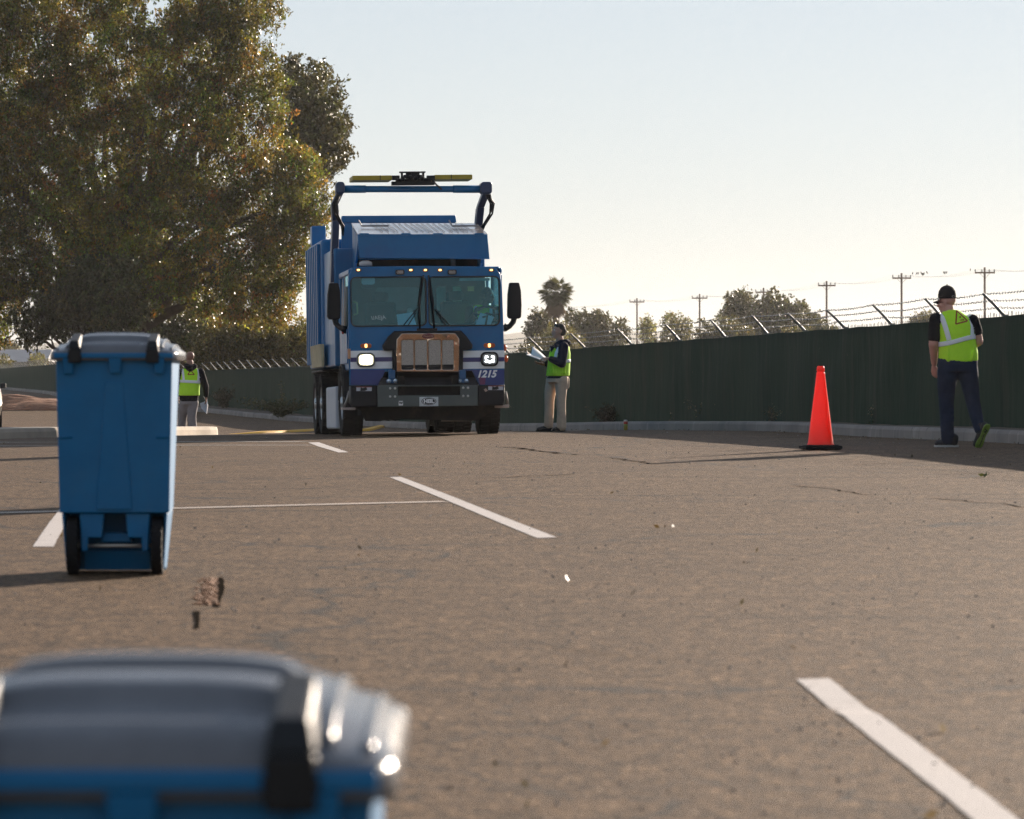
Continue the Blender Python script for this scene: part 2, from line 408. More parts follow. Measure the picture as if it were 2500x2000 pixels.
# ground sheet to the horizon
gx = np.unique(np.concatenate([-np.geomspace(20, 1450, 22)[::-1], np.linspace(-18, 18, 25), np.geomspace(20, 1450, 22)]))
gy = np.unique(np.concatenate([np.linspace(-45, 6, 20), np.linspace(6.5, 160, 150), np.geomspace(163, 2950, 60)]))
GX, GY = np.meshgrid(gx, gy)
GZ = g(GX, GY) - .10
mb = MB(); nx = len(gx)
mb.v = [tuple(q) for q in np.stack([GX, GY, GZ], -1).reshape(-1, 3)]
mb.f = [(i * nx + j, i * nx + j + 1, (i + 1) * nx + j + 1, (i + 1) * nx + j) for i in range(len(gy) - 1) for j in range(nx - 1)]
mb.m = [0] * len(mb.f)
tag(mb.build('ground', M_DRY, smooth=True, fix=False), kind='structure')
# the parking lot
ys = np.unique(np.concatenate([np.linspace(-40, 6, 24), np.arange(6.2, 92, .35), np.arange(92, 420, 2.0)]))
ts = np.unique(np.concatenate([np.linspace(0, .45, 8), np.linspace(.45, 1, 56)]))
mb = MB()
for Y in ys:
    x1 = kx(Y) + .03; x0 = -62.0
    X = x0 + (x1 - x0) * ts; Z = g(X, np.full_like(X, Y))
    mb.v += list(zip(X.tolist(), [Y] * len(X), Z.tolist()))
nx = len(ts)
mb.f = [(i * nx + j, i * nx + j + 1, (i + 1) * nx + j + 1, (i + 1) * nx + j) for i in range(len(ys) - 1) for j in range(nx - 1)]; mb.m = [0] * len(mb.f)
tag(mb.build('parking_lot', M_ASPH, smooth=True, fix=False), kind='structure')

def ribbon(name, pts, w0, w1, m, lift=.0035, ragged=0.0, direction=None):
    """painted marking: centreline in plan, widths, laid on the ground"""
    d = dense([(p[0], p[1]) for p in pts], .25); n = len(d); mb = MB()
    for i, q in enumerate(d):
        t = d[min(i + 1, n - 1)] - d[max(i - 1, 0)]; t /= np.linalg.norm(t); nn = np.array([-t[1], t[0]])
        w = w0 + (w1 - w0) * i / (n - 1)
        for s in (-1, -.33, .33, 1):
            q2 = q + nn * s * (w / 2 + random.uniform(-ragged, ragged)); mb.v.append((q2[0], q2[1], gz(*q2) + lift))
    mb.f = [(i * 4 + j, i * 4 + j + 1, i * 4 + j + 5, i * 4 + j + 4) for i in range(n - 1) for j in range(3)]; mb.m = [0] * len(mb.f)
    return mb.build(name, m)
def quad_marking(name, left, right, m, lift=.0035, n=14):
    """marking whose left and right edges were measured in the photograph"""
    L = [on_ground(*p) for p in left]; R = [on_ground(*p) for p in right]
    def samp(P, t):
        x = t * (len(P) - 1); i = min(int(x), len(P) - 2); return P[i].lerp(P[i + 1], x - i)
    mb = MB(); n = 40
    for i in range(n + 1):
        a = samp(L, i / n); b = samp(R, i / n)
        for s in (0, .33, .66, 1):
            q = a.lerp(b, s); q.x += random.uniform(-.0015, .0015) if s in (0, 1) else 0
            mb.v.append((q.x, q.y, gz(q.x, q.y) + lift))
    mb.f = [(i * 4 + j, i * 4 + j + 1, i * 4 + j + 5, i * 4 + j + 4) for i in range(n) for j in range(3)]; mb.m = [0] * len(mb.f)
    return mb.build(name, m)
def stripe(name, left, right, m, label):
    tag(quad_marking(name, left, right, m), label, 'road marking', 'white parking stripes on the asphalt')
stripe('parking_stripe', [(951, 1166), (1312, 1315)], [(978, 1165), (1359, 1313)], M_WHITE, 'white parking stripe in the middle, touched by the thin white line')
stripe('parking_stripe', [(1944, 1661), (2420, 2051)], [(2024, 1658), (2534, 2051)], M_WHITE, 'nearest wide white parking stripe, cut off by the lower right corner')
stripe('parking_stripe', [(752, 1081), (775, 1090), (826, 1105.5)], [(778, 1080.5), (800, 1088), (851, 1105)], M_WHITE, 'short white parking stripe just in front of the truck')
stripe('parking_stripe', [(168, 1215), (120, 1277), (80, 1336)], [(190, 1215), (160, 1280), (131, 1336)], M_WHITE, 'white parking stripe leading out from behind the standing bin')
def chalk(px, w, label):
    tag(ribbon('chalk_line', [on_ground(*p) for p in px], w, w, M_FAINT2, .0055), label, 'road marking')
chalk([(-60, 1255), (300, 1246), (700, 1235.5), (1085, 1226)], .17, 'thin white line running from the left past the standing bin')
tag(ribbon('faded_line', [on_ground(*p) for p in ((-40, 1089.5), (300, 1088.5), (760, 1087.5))], .26, .26, M_FAINT, .0035), 'faded line nearer the bins, one of two pale lines', 'road marking')
tag(ribbon('faded_line', [on_ground(*p) for p in ((-40, 1080), (300, 1079), (745, 1079))], .34, .34, M_FAINT, .0035), 'faded line nearer the truck, one of two pale lines', 'road marking')
yl = [on_ground(*p) for p in ((562, 1060), (630, 1058.5), (690, 1056.5), (745, 1053.5), (790, 1051), (840, 1051.5), (890, 1053), (915, 1047), (945, 1039), (960, 1035))]
yl = [q for q in smooth_line(dense([(p.x, p.y) for p in yl], .3), 4)]
mb = MB(); kk = len(yl)
for i, q in enumerate(yl):
    t = yl[min(i + 1, kk - 1)] - yl[max(i - 1, 0)]; t /= np.linalg.norm(t); nn = np.array([-t[1], t[0]]); h = .046 * min(1, i / 3, (kk - 1 - i) / 3) + .004
    for u, v in ((-.12, -.03), (-.10, h * .8), (-.06, h), (.06, h), (.10, h * .8), (.12, -.03)): mb.v.append((q[0] + nn[0] * u, q[1] + nn[1] * u, gz(q[0], q[1]) + v))
mb.f = [(i * 6 + j, i * 6 + j + 1, i * 6 + j + 7, i * 6 + j + 6) for i in range(kk - 1) for j in range(5)]; mb.m = [0] * len(mb.f)
tag(mb.build('yellow_kerb_strip', M_YELL, smooth=True), 'bright yellow low kerb strip curving past the island under the truck', 'kerb strip')
# worn rust-coloured scrap of pavement
p0 = on_ground(499, 1480); p1 = on_ground(503, 1414)
mb = MB()
for i in range(150):
    t = random.random(); q = p0.lerp(p1, t); dx = random.triangular(-.055, .055, .025); w = random.uniform(.006, .016); L = random.uniform(.02, .10)
    h = random.uniform(.002, .012) * (1.3 if dx > 0 else .7); x = q.x + dx; c, s_ = random.uniform(-.2, .2), random.uniform(.5, .9)
    mb.hexa([(x - w, q.y, q.z - .02), (x + w, q.y + c * L, q.z - .02), (x + w, q.y + L, q.z - .02), (x - w, q.y + L * s_, q.z - .02), (x - w * .8, q.y + .01, q.z + h), (x + w * .8, q.y + c * L + .01, q.z + h * .7), (x + w * .8, q.y + L * .9, q.z + h * .8), (x - w * .8, q.y + L * s_ * .9, q.z + h)])
tag(mb.build('broken_pavement_patch', mat('rusty_rubble', (.20, .095, .045), .9, var=.6, scale=14, bmp=.6, bscale=90)), 'rust brown broken patch crumbling out of the asphalt near the standing bin', 'pavement patch')
tag(ribbon('pavement_crack', [(p0.x + .062, p0.y - .1), ((p0.x + p1.x) / 2 + .066, (p0.y + p1.y) / 2), (p1.x + .063, p1.y + .1)], .022, .026, M_CRACKSH, .0035, .008), 'dark groove along the right side of the rust brown broken patch', 'crack')
tag(ribbon('pavement_crack', [on_ground(478, 1536), on_ground(481, 1510), on_ground(480, 1494)], .022, .016, M_CRACKSH, .0035, .006), 'short dark crack trailing below the rust brown broken patch', 'crack')

mb = MB()                                       # long wandering cracks, with bump shade on the ground painted in as ribbons
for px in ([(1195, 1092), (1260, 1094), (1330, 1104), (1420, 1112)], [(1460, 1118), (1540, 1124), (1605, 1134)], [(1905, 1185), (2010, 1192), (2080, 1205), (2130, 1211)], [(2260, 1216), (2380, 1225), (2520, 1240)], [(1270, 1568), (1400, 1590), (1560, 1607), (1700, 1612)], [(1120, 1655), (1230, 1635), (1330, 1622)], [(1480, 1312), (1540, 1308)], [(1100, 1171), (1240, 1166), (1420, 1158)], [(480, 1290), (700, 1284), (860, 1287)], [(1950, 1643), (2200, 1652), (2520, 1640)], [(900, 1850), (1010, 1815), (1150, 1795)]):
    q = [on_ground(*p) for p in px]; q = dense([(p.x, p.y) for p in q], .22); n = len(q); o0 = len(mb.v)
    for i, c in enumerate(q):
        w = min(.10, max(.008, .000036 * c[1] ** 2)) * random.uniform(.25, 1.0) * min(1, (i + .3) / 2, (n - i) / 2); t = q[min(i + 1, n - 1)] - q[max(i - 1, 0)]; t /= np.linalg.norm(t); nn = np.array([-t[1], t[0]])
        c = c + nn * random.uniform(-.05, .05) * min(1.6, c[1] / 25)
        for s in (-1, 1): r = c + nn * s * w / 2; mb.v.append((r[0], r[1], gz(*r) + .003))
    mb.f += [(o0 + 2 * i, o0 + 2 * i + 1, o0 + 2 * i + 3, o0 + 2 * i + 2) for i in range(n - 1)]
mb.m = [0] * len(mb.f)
tag(mb.build('cracks_and_bump_shade', M_CRACKSH), kind='structure')

# kerb: swept profile
kl = smooth_line(dense(KERB[:], 1.0), 6)
def sweep_kerb(name, line, m, side=1, h=.15, w=.16, parent=None, rnd=.035, base=None):
    prof = [(0, -.08), (.012, h - rnd * 1.3), (.03, h - .008), (rnd * 1.6, h), (w, h), (w, -.08)]
    mb = MB(); n = len(line); k = len(prof)
    for i, q in enumerate(line):
        t = line[min(i + 1, n - 1)] - line[max(i - 1, 0)]; t = t[:2] / np.linalg.norm(t[:2]); nn = np.array([t[1], -t[0]]) * side
        z = gz(q[0], q[1]) if base is None else base
        for (u, v) in prof:
            r = q[:2] + nn * u; mb.v.append((r[0], r[1], z + v))
    mb.f = [(i * k + j, i * k + j + 1, (i + 1) * k + j + 1, (i + 1) * k + j) for i in range(n - 1) for j in range(k - 1)]; mb.m = [0] * len(mb.f)
    return mb.build(name, m, parent)
def kerb_mat():
    m, n, l, p = newmat('stained_kerb'); nt = m.node_tree
    c = mixcol(nt, ramp(nt, noise(nt, .7, 4, .6), .35, .65), (.17, .15, .14), (.27, .235, .205))
    s = ramp(nt, noise(nt, 5.5, 4, .65, stretch=(1, 1, .06)), .58, .70)
    c = mixcol(nt, s, c, (.36, .32, .28))
    s2 = ramp(nt, noise(nt, 4.0, 4, .65, stretch=(1, 1, .05)), .60, .70); c = mixcol(nt, s2, c, (.075, .062, .055))
    l.new(c, p.inputs['Base Color']); p.inputs['Roughness'].default_value = .88; bump(nt, noise(nt, 60, 4, .6), .3, .01, p); return m
M_KERB = kerb_mat()
tag(sweep_kerb('kerb', kl, M_KERB, 1), kind='structure')
mb = MB()
for i, q in enumerate(kl):
    t = kl[min(i + 1, len(kl) - 1)] - kl[max(i - 1, 0)]; t /= np.linalg.norm(t); nn = np.array([t[1], -t[0]])
    z = gz(q[0], q[1]) + .135
    for u, dz in ((.15, 0), (1.2, .03), (3.0, .0), (6.0, -.35)):
        r = q + nn * u; mb.v.append((r[0], r[1], z + dz + random.uniform(-.01, .01)))
n = len(kl); mb.f = [(i * 4 + j, i * 4 + j + 1, i * 4 + j + 5, i * 4 + j + 4) for i in range(n - 1) for j in range(3)]; mb.m = [0] * len(mb.f)
tag(mb.build('planting_strip', M_SOIL, smooth=True), kind='structure')

# traffic island with pale concrete edge
isl = [(-9.6, 52), (-9.0, 56), (-8.1, 61), (-7.75, 63), (-7.2, 66.5), (-6.4, 71.5), (-5.75, 74.6), (-5.42, 75.6), (-5.36, 76.2), (-5.5, 76.8), (-6.0, 77.0), (-6.5, 76.4), (-7.1, 73.5), (-7.9, 68.5), (-8.6, 64), (-9.6, 58.5), (-10.6, 52)]
il = smooth_line(dense(isl, .35), 2)
ie = thing('traffic_island', 'low concrete kerbed island with rounded sunlit tip left of the truck', 'traffic island')
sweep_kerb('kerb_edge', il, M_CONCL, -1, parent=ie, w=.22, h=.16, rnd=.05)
mb = MB(); hn = len(il) // 2
for i in range(hn):
    a, b = il[i], il[len(il) - 1 - i]
    for t in (.12, .5, .88): q = a + (b - a) * t; mb.v.append((q[0], q[1], gz(q[0], q[1]) + .148 + .02 * (t == .5)))
mb.f = [(i * 3 + j, i * 3 + j + 1, i * 3 + j + 4, i * 3 + j + 3) for i in range(hn - 1) for j in range(2)]; mb.m = [0] * len(mb.f)
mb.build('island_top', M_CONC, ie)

# ------------------------------------------------------------------ fence
def screen_mat():
    m, n, l, p = newmat('privacy_screen'); nt = m.node_tree
    c = mixcol(nt, ramp(nt, noise(nt, .5, 4, .6), .3, .7), (.010, .027, .019), (.020, .036, .026))
    st = ramp(nt, noise(nt, 3.0, 4, .6, stretch=(1, 1, .12)), .5, .72); c = mixcol(nt, st, c, (.035, .040, .032))
    w = n.new('ShaderNodeTexWave'); w.wave_type = 'BANDS'; w.bands_direction = 'Y'; w.inputs['Scale'].default_value = 11; w.inputs['Distortion'].default_value = 1.0
    tc = n.new('ShaderNodeTexCoord'); l.new(tc.outputs['Object'], w.inputs[0])
    c = mixcol(nt, ramp(nt, w.outputs['Fac'], .45, .9), c, mixcol(nt, .55, c, (.008, .014, .010)))
    ge = ramp(nt, noise(nt, 7, 2, .5), .74, .76); c = mixcol(nt, ge, c, (.05, .05, .04))
    l.new(c, p.inputs['Base Color']); p.inputs['Roughness'].default_value = .8; p.inputs['Specular IOR Level'].default_value = .10
    t = n.new('ShaderNodeBsdfTranslucent'); l.new(c, t.inputs[0]); ms = n.new('ShaderNodeMixShader'); ms.inputs[0].default_value = .10
    l.new(p.outputs[0], ms.inputs[1]); l.new(t.outputs[0], ms.inputs[2])
    # tiny worn-through holes in the fabric
    v = n.new('ShaderNodeTexVoronoi'); v.inputs['Scale'].default_value = 5.5; l.new(tc.outputs['Object'], v.inputs['Vector'])
    sp = n.new('ShaderNodeSeparateColor'); l.new(v.outputs['Color'], sp.inputs[0])
    a = ramp(nt, v.outputs['Distance'], .045, .075, (1, 1, 1), (0, 0, 0)); b = ramp(nt, sp.outputs[0], .972, .976)
    mu = n.new('ShaderNodeMath'); mu.operation = 'MULTIPLY'; l.new(a, mu.inputs[0]); l.new(b, mu.inputs[1])
    tr = n.new('ShaderNodeBsdfTransparent'); m2 = n.new('ShaderNodeMixShader'); l.new(mu.outputs[0], m2.inputs[0])
    l.new(ms.outputs[0], m2.inputs[1]); l.new(tr.outputs[0], m2.inputs[2]); l.new(m2.outputs[0], n['Material Output'].inputs[0])
    bump(nt, noise(nt, 2.2, 4, .6, stretch=(1, 1, .25)), .5, .05, p)
    return m
M_GALV = mat('galvanised_steel', (.30, .31, .31), .5, .75, .12, 12)
M_DARKST = mat('dark_weathered_steel', (.10, .115, .115), .5, .6, .2, 12)
fence = thing('chain_link_fence', 'dark green screened chain link fence with barbed wire along the lot', 'fence')
fl = smooth_line(dense(FENCE, 1.0), 5)
cum = [0.0]
for a, b in zip(fl[:-1], fl[1:]): cum.append(cum[-1] + float(np.linalg.norm((b - a)[:2])))
cum = np.array(cum); FL = np.array(fl)
def fat(s): return np.array([np.interp(s, cum, FL[:, i]) for i in range(3)])
def fnorm(s):
    t = fat(s + .3) - fat(s - .3); t = t[:2] / np.linalg.norm(t[:2]); return np.array([-t[1], t[0]])   # points into the lot (left)
mb = MB(); S = np.arange(0, cum[-1], .30); n = len(S); lv = 7
for i, s in enumerate(S):
    q = fat(s); zb = gz(q[0], q[1]) + .06; nn = fnorm(s)
    for j in range(lv):
        t = j / (lv - 1); off = .02 + .018 * math.sin(s * 2.1 + j) * math.sin(j / (lv - 1) * math.pi) + (.012 * math.sin(s * 2.06) if 0 < j < lv - 1 else 0)
        mb.v.append((q[0] + nn[0] * off, q[1] + nn[1] * off, zb + (q[2] - zb) * t - (.015 * abs(math.sin(s * 1.03)) if j == lv - 1 else 0)))
mb.f = [(i * lv + j, i * lv + j + 1, (i + 1) * lv + j + 1, (i + 1) * lv + j) for i in range(n - 1) for j in range(lv - 1)]; mb.m = [0] * len(mb.f)
mb.build('privacy_screen', screen_mat(), fence, smooth=True)
mb = MB()       # knuckles of the chain link along the top
s = 0
while s < 130:
    q = fat(s); h = random.uniform(.02, .05)
    mb.tube([(q[0], q[1], q[2] - .06), (q[0] + random.uniform(-.01, .01), q[1] + random.uniform(-.01, .01), q[2] + h)], .004, 4)
    s += random.uniform(.08, .14)
mb.build('wire_selvage', M_DARKST, fence)
mb = MB(); mb.tube([(*(fat(s)[:2] - fnorm(s) * .03), fat(s)[2] - .05) for s in np.arange(0, cum[-1], 3.05)], .021, 8); mb.build('top_rail', M_GALV, fence, smooth=True)
posts = np.arange(1.2, 318, 3.05)[:96]
tips = []
for s in posts:
    q = fat(s); nn = fnorm(s); zb = gz(q[0], q[1]) - .05
    b0 = Vector((q[0] - nn[0] * .05, q[1] - nn[1] * .05, zb)); b1 = Vector((b0.x, b0.y, q[2] + .0))
    m = MB(); m.tube([b0, b1], .03, 8); po = m.build('fence_post', M_GALV, fence, smooth=True)
    j = random.uniform(-.02, .02); e = b1 + Vector((nn[0] * (.28 + j), nn[1] * (.28 + j), .285 - j)); tips.append((b1, e))
    m = MB(); m.tube([b1 + Vector((0, 0, -.02)), b1.lerp(e, .5), e], [.026, .021, .017], 6); m.tube([b1 + Vector((0, 0, -.06)), b1 + Vector((0, 0, .015))], .038, 8)
    m.build('outrigger_arm', M_DARKST, po)
for k, t in enumerate((.36, .68, .98)):
    m = MB(); pts = []
    for i in range(len(tips) - 1):
        a = tips[i][0].lerp(tips[i][1], t); b = tips[i + 1][0].lerp(tips[i + 1][1], t)
        for u in range(4):
            p = a.lerp(b, u / 4); p.z -= .02 * (1 - (2 * u / 4 - 1) ** 2) * (1 + .5 * math.sin(i * 3 + k)) - .0; pts.append(p)
    m.tube(pts, .0025, 5)
    for i in range(len(pts) - 1):
        if pts[i].y > 118: continue
        for u in range(6):
            p = pts[i].lerp(pts[i + 1], (u + .5) / 6); a = random.uniform(0, 3.1)
            m.tube([p + Vector((math.cos(a) * .02, .012, math.sin(a) * .02)), p - Vector((math.cos(a) * .02, .012, math.sin(a) * .02))], .0038, 4)
            m.tube([p - Vector((.004, .02, .006)), p + Vector((.004, .02, .006))], .0072, 5)
    m.build('barbed_wire', M_DARKST, fence)

# ------------------------------------------------------------------ hills, far left buildings
hx = np.linspace(-1400, 1400, 141); mb = MB()
for j, (Yh, f) in enumerate(((2300, 0), (2420, .72), (2560, 1.0), (2750, .5), (2900, 0))):
    for x in hx:
        h = 21 + 4 * math.sin(x * .009 + 1.1) + 3 * math.sin(x * .023) + 1.3 * math.sin(x * .061) + 5 * math.exp(-((x + 170) / 120) ** 2)
        mb.v.append((x, Yh + 12 * math.sin(x * .03), -2.3 + h * f))
nx = len(hx); mb.f = [(i * nx + j, i * nx + j + 1, (i + 1) * nx + j + 1, (i + 1) * nx + j) for i in range(4) for j in range(nx - 1)]; mb.m = [0] * len(mb.f)
tag(mb.build('hills', mat('far_hills', (.13, .12, .08), .95, var=.3, scale=.02), smooth=True), kind='structure')
# orange dry bank beyond the fence
mb = MB(); nu = 40; nv = 14
for i in range(nu + 1):
    for j in range(nv + 1):
        u = i / nu; v = j / nv; x = 2 + u * 26; y = 250 + v * 60
        h = 3.4 * max(0, math.sin(math.pi * min(1, u * 1.25 + .02))) ** .7 * math.sin(math.pi * v) ** .8 + random.uniform(-.12, .12)
        mb.v.append((x - 2, y, -.9 + h))
mb.f = [(i * (nv + 1) + j, (i + 1) * (nv + 1) + j, (i + 1) * (nv + 1) + j + 1, i * (nv + 1) + j + 1) for i in range(nu) for j in range(nv)]; mb.m = [0] * len(mb.f)
tag(mb.build('dry_bank', mat('dry_orange_grass', (.33, .175, .085), .95, var=.4, scale=1.5, bmp=.5, bscale=8), smooth=True), kind='structure')
# mulch mound at the left
mb = MB(); nu = 36; nv = 16
for i in range(nu + 1):
    for j in range(nv + 1):
        u = i / nu; v = j / nv; X = -30 + u * 14; Y = 160 + v * 12 - u * 4
        h = .62 * min(1, math.sin(math.pi * v) ** .6 * 1.05) * min(1, 4 * u * (1 - u) + .1) + random.uniform(-.05, .05)
        mb.v.append((X, Y, gz(X, Y) - .06 + h))
mb.f = [(i * (nv + 1) + j, (i + 1) * (nv + 1) + j, (i + 1) * (nv + 1) + j + 1, i * (nv + 1) + j + 1) for i in range(nu) for j in range(nv)]; mb.m = [0] * len(mb.f)
tag(mb.build('mulch_mound', mat('wood_mulch', (.23, .095, .045), .95, var=.55, scale=5, bmp=.8, bscale=30)), 'low mound of reddish brown mulch at the left edge behind the lot', 'mulch mound')

def far_building(X0, X1, Y, h, wallc, label):
    b = thing('warehouse', label, 'building', ((X0 + X1) / 2, Y, gz((X0 + X1) / 2, Y) - .3), group='far buildings beyond the lot')
    w = (X1 - X0) / 2
    m = MB(); m.box(-w, w, 0, 18, 0, h); m.build('wall', mat('wall_paint', wallc, .9, var=.08, scale=.5), b)
    m = MB(); m.hexa([(-w - .6, -.8, h), (w + .6, -.8, h), (w + .6, 18.8, h), (-w - .6, 18.8, h), (-w - .6, 4, h + 1.3), (w + .6, 4, h + 1.3), (w + .6, 15, h + 1.3), (-w - .6, 15, h + 1.3)])
    rf = m.build('roof', mat('grey_roof', (.30, .30, .31), .7, var=.1, scale=.4), b)
    m = MB(); m.box(-w - .7, w * .55, -1.0, -.8, h - .18, h + .16); m.build('fascia', mat('white_fascia', (.75, .75, .75), .6), rf)
    for i in range(5):
        x = -w + (i + .6) * 2 * w / 5.2
        m = MB(); m.box(x - .9, x + .9, -.06, .08, .9, 2.2); m.build('window', mat('dark_pane', (.05, .06, .07), .2), b)
far_building(-66, -48.2, 420, 2.5, (.42, .40, .37), 'low pale building with grey roof at far left edge')
far_building(-62.5, -52, 520, 2.9, (.36, .36, .36), 'long grey roofed building behind the hanging branch')

# ------------------------------------------------------------------ utility poles, wires, birds
M_POLE = mat('weathered_wood_pole', (.11, .065, .045), .9, var=.3, scale=3)
POLES = [(2404, 653, 498, 49), (2201, 667, 530, 46), (2018, 686, 567, 43), (1864, 703, 608, 40.5), (1708, 718, 640, 38), (1555, 728, 680, 36)]
plabels = ['wooden utility pole right of the walking man, tallest of the row', 'wooden utility pole just left of the walking man in the cap', 'wooden utility pole above the traffic cone', 'wooden utility pole standing in front of the big round tree', 'wooden utility pole at the left side of the big round tree', 'leftmost wooden utility pole, between two small pale trees']
ptops = []
for (px, py, Y, cw), lab in zip(POLES, plabels):
    top = at(px, py, Y); zb = -1.6
    r = thing('utility_pole', lab, 'utility pole', (top.x, Y, zb), (0, 0, rad(random.uniform(-6, 6))), 'utility poles in a row beyond the fence')
    H = top.z - zb; w = cw / 10000 * Y / 2
    m = MB(); m.tube([(0, 0, 0), (0.02, 0, H * .5), (0, 0, H)], [.19, .16, .13], 10); m.build('pole_shaft', M_POLE, r, smooth=True)
    m = MB(); m.box(-w, w, -.22, -.08, H - .75, H - .55)
    for sx in (-1, 1): m.tube([(sx * w * .55, -.15, H - .68), (0, -.12, H - 1.35)], .025, 5)
    ca = m.build('crossarm', M_POLE, r)
    for u in (-.95, -.30, .45, .95):
        m = MB(); m.lathe([(.03, 0), (.09, .05), (.06, .12), (.09, .18), (.07, .30), (.0, .34)], (u * w, -.15, H - .55), n=8); m.build('insulator', M_DARKST, ca, smooth=True)
    ptops.append((top, w, H - .25 + zb))
M_WIRE = mat('power_cable', (.08, .08, .08), .6)
for k, u in enumerate((-.95, -.30, .45, .95)):
    m = MB(); pts = []
    ex0 = ptops[0][0] + (ptops[0][0] - ptops[1][0]); ex1 = ptops[-1][0] + (ptops[-1][0] - ptops[-2][0]) * 1.6
    tt = [(ex0, ptops[0][1], ptops[0][2])] + ptops + [(ex1, ptops[-1][1], ptops[-1][2] - .2)]
    for (a, wa, za), (b, wb, zb_) in zip(tt[:-1], tt[1:]):
        for i in range(10):
            t = i / 10; pts.append((a.x + (b.x - a.x) * t + u * wa, a.y + (b.y - a.y) * t - .15, za + (zb_ - za) * t - 1.1 * 4 * t * (1 - t) * .5))
    m.tube(pts, .007, 4, cap=False)
    tag(m.build('power_cable', M_WIRE), 'thin overhead cable strung between the row of utility poles', 'power cable', 'cables between the utility poles')
M_BIRD = mat('dark_feathers', (.03, .03, .03), .7)
def bird(px, py, Y, k):
    p = at(px, py, Y)
    m = MB(); m.loft([(0, 0, -.02, .02, .02), (0, .02, .02, .06, .07), (0, 0, .09, .07, .08), (0, -.02, .16, .045, .05), (0, -.04, .20, .045, .05), (0, -.05, .24, .015, .02)], 8)
    m.tube([(0, .05, .0), (0, .16, -.10)], [.03, .012], 5); m.tube([(0, -.08, .20), (0, -.13, .19)], [.012, .003], 4)
    o = m.build('bird', M_BIRD, smooth=True); o.location = p; o.rotation_euler = (0, 0, k * 1.3); o.scale = (1.15, 1.15, 1.15)
    tag(o, 'tiny dark bird perched on the cable between the two right poles', 'bird', 'birds on the power cable')
for k, (px, py) in enumerate(((2228, 669), (2238, 669), (2242, 669), (2249, 668), (2250, 670), (2252, 671), (2254, 671), (2256, 670), (2263, 667), (2304, 667), (2307, 667), (2311, 667), (2369, 660))):
    bird(px, py + .4, 518 if px < 2340 else 502, k)
# ================================================================== VEGETATION
M_BARK = mat('bark', (.075, .055, .04), .95, var=.35, scale=6, bmp=.7, bscale=18)
M_LEAF = leafmat('glossy_leaves', .48, .32, .18)
M_LEAF2 = leafmat('matt_leaves', .30, .45, .25)
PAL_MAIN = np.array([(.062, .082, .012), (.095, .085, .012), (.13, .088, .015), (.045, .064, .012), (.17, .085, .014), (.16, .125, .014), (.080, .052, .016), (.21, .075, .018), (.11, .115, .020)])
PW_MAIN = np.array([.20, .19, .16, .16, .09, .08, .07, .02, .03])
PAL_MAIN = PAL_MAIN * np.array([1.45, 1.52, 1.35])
PAL_DARK = np.array([(.036, .046, .016), (.050, .058, .018), (.066, .058, .020), (.038, .040, .016)])
PAL_OLIVE = np.array([(.095, .085, .028), (.075, .078, .026), (.13, .10, .03), (.055, .058, .022)])
PAL_PALE = np.array([(.16, .15, .05), (.12, .12, .045), (.19, .165, .06)])

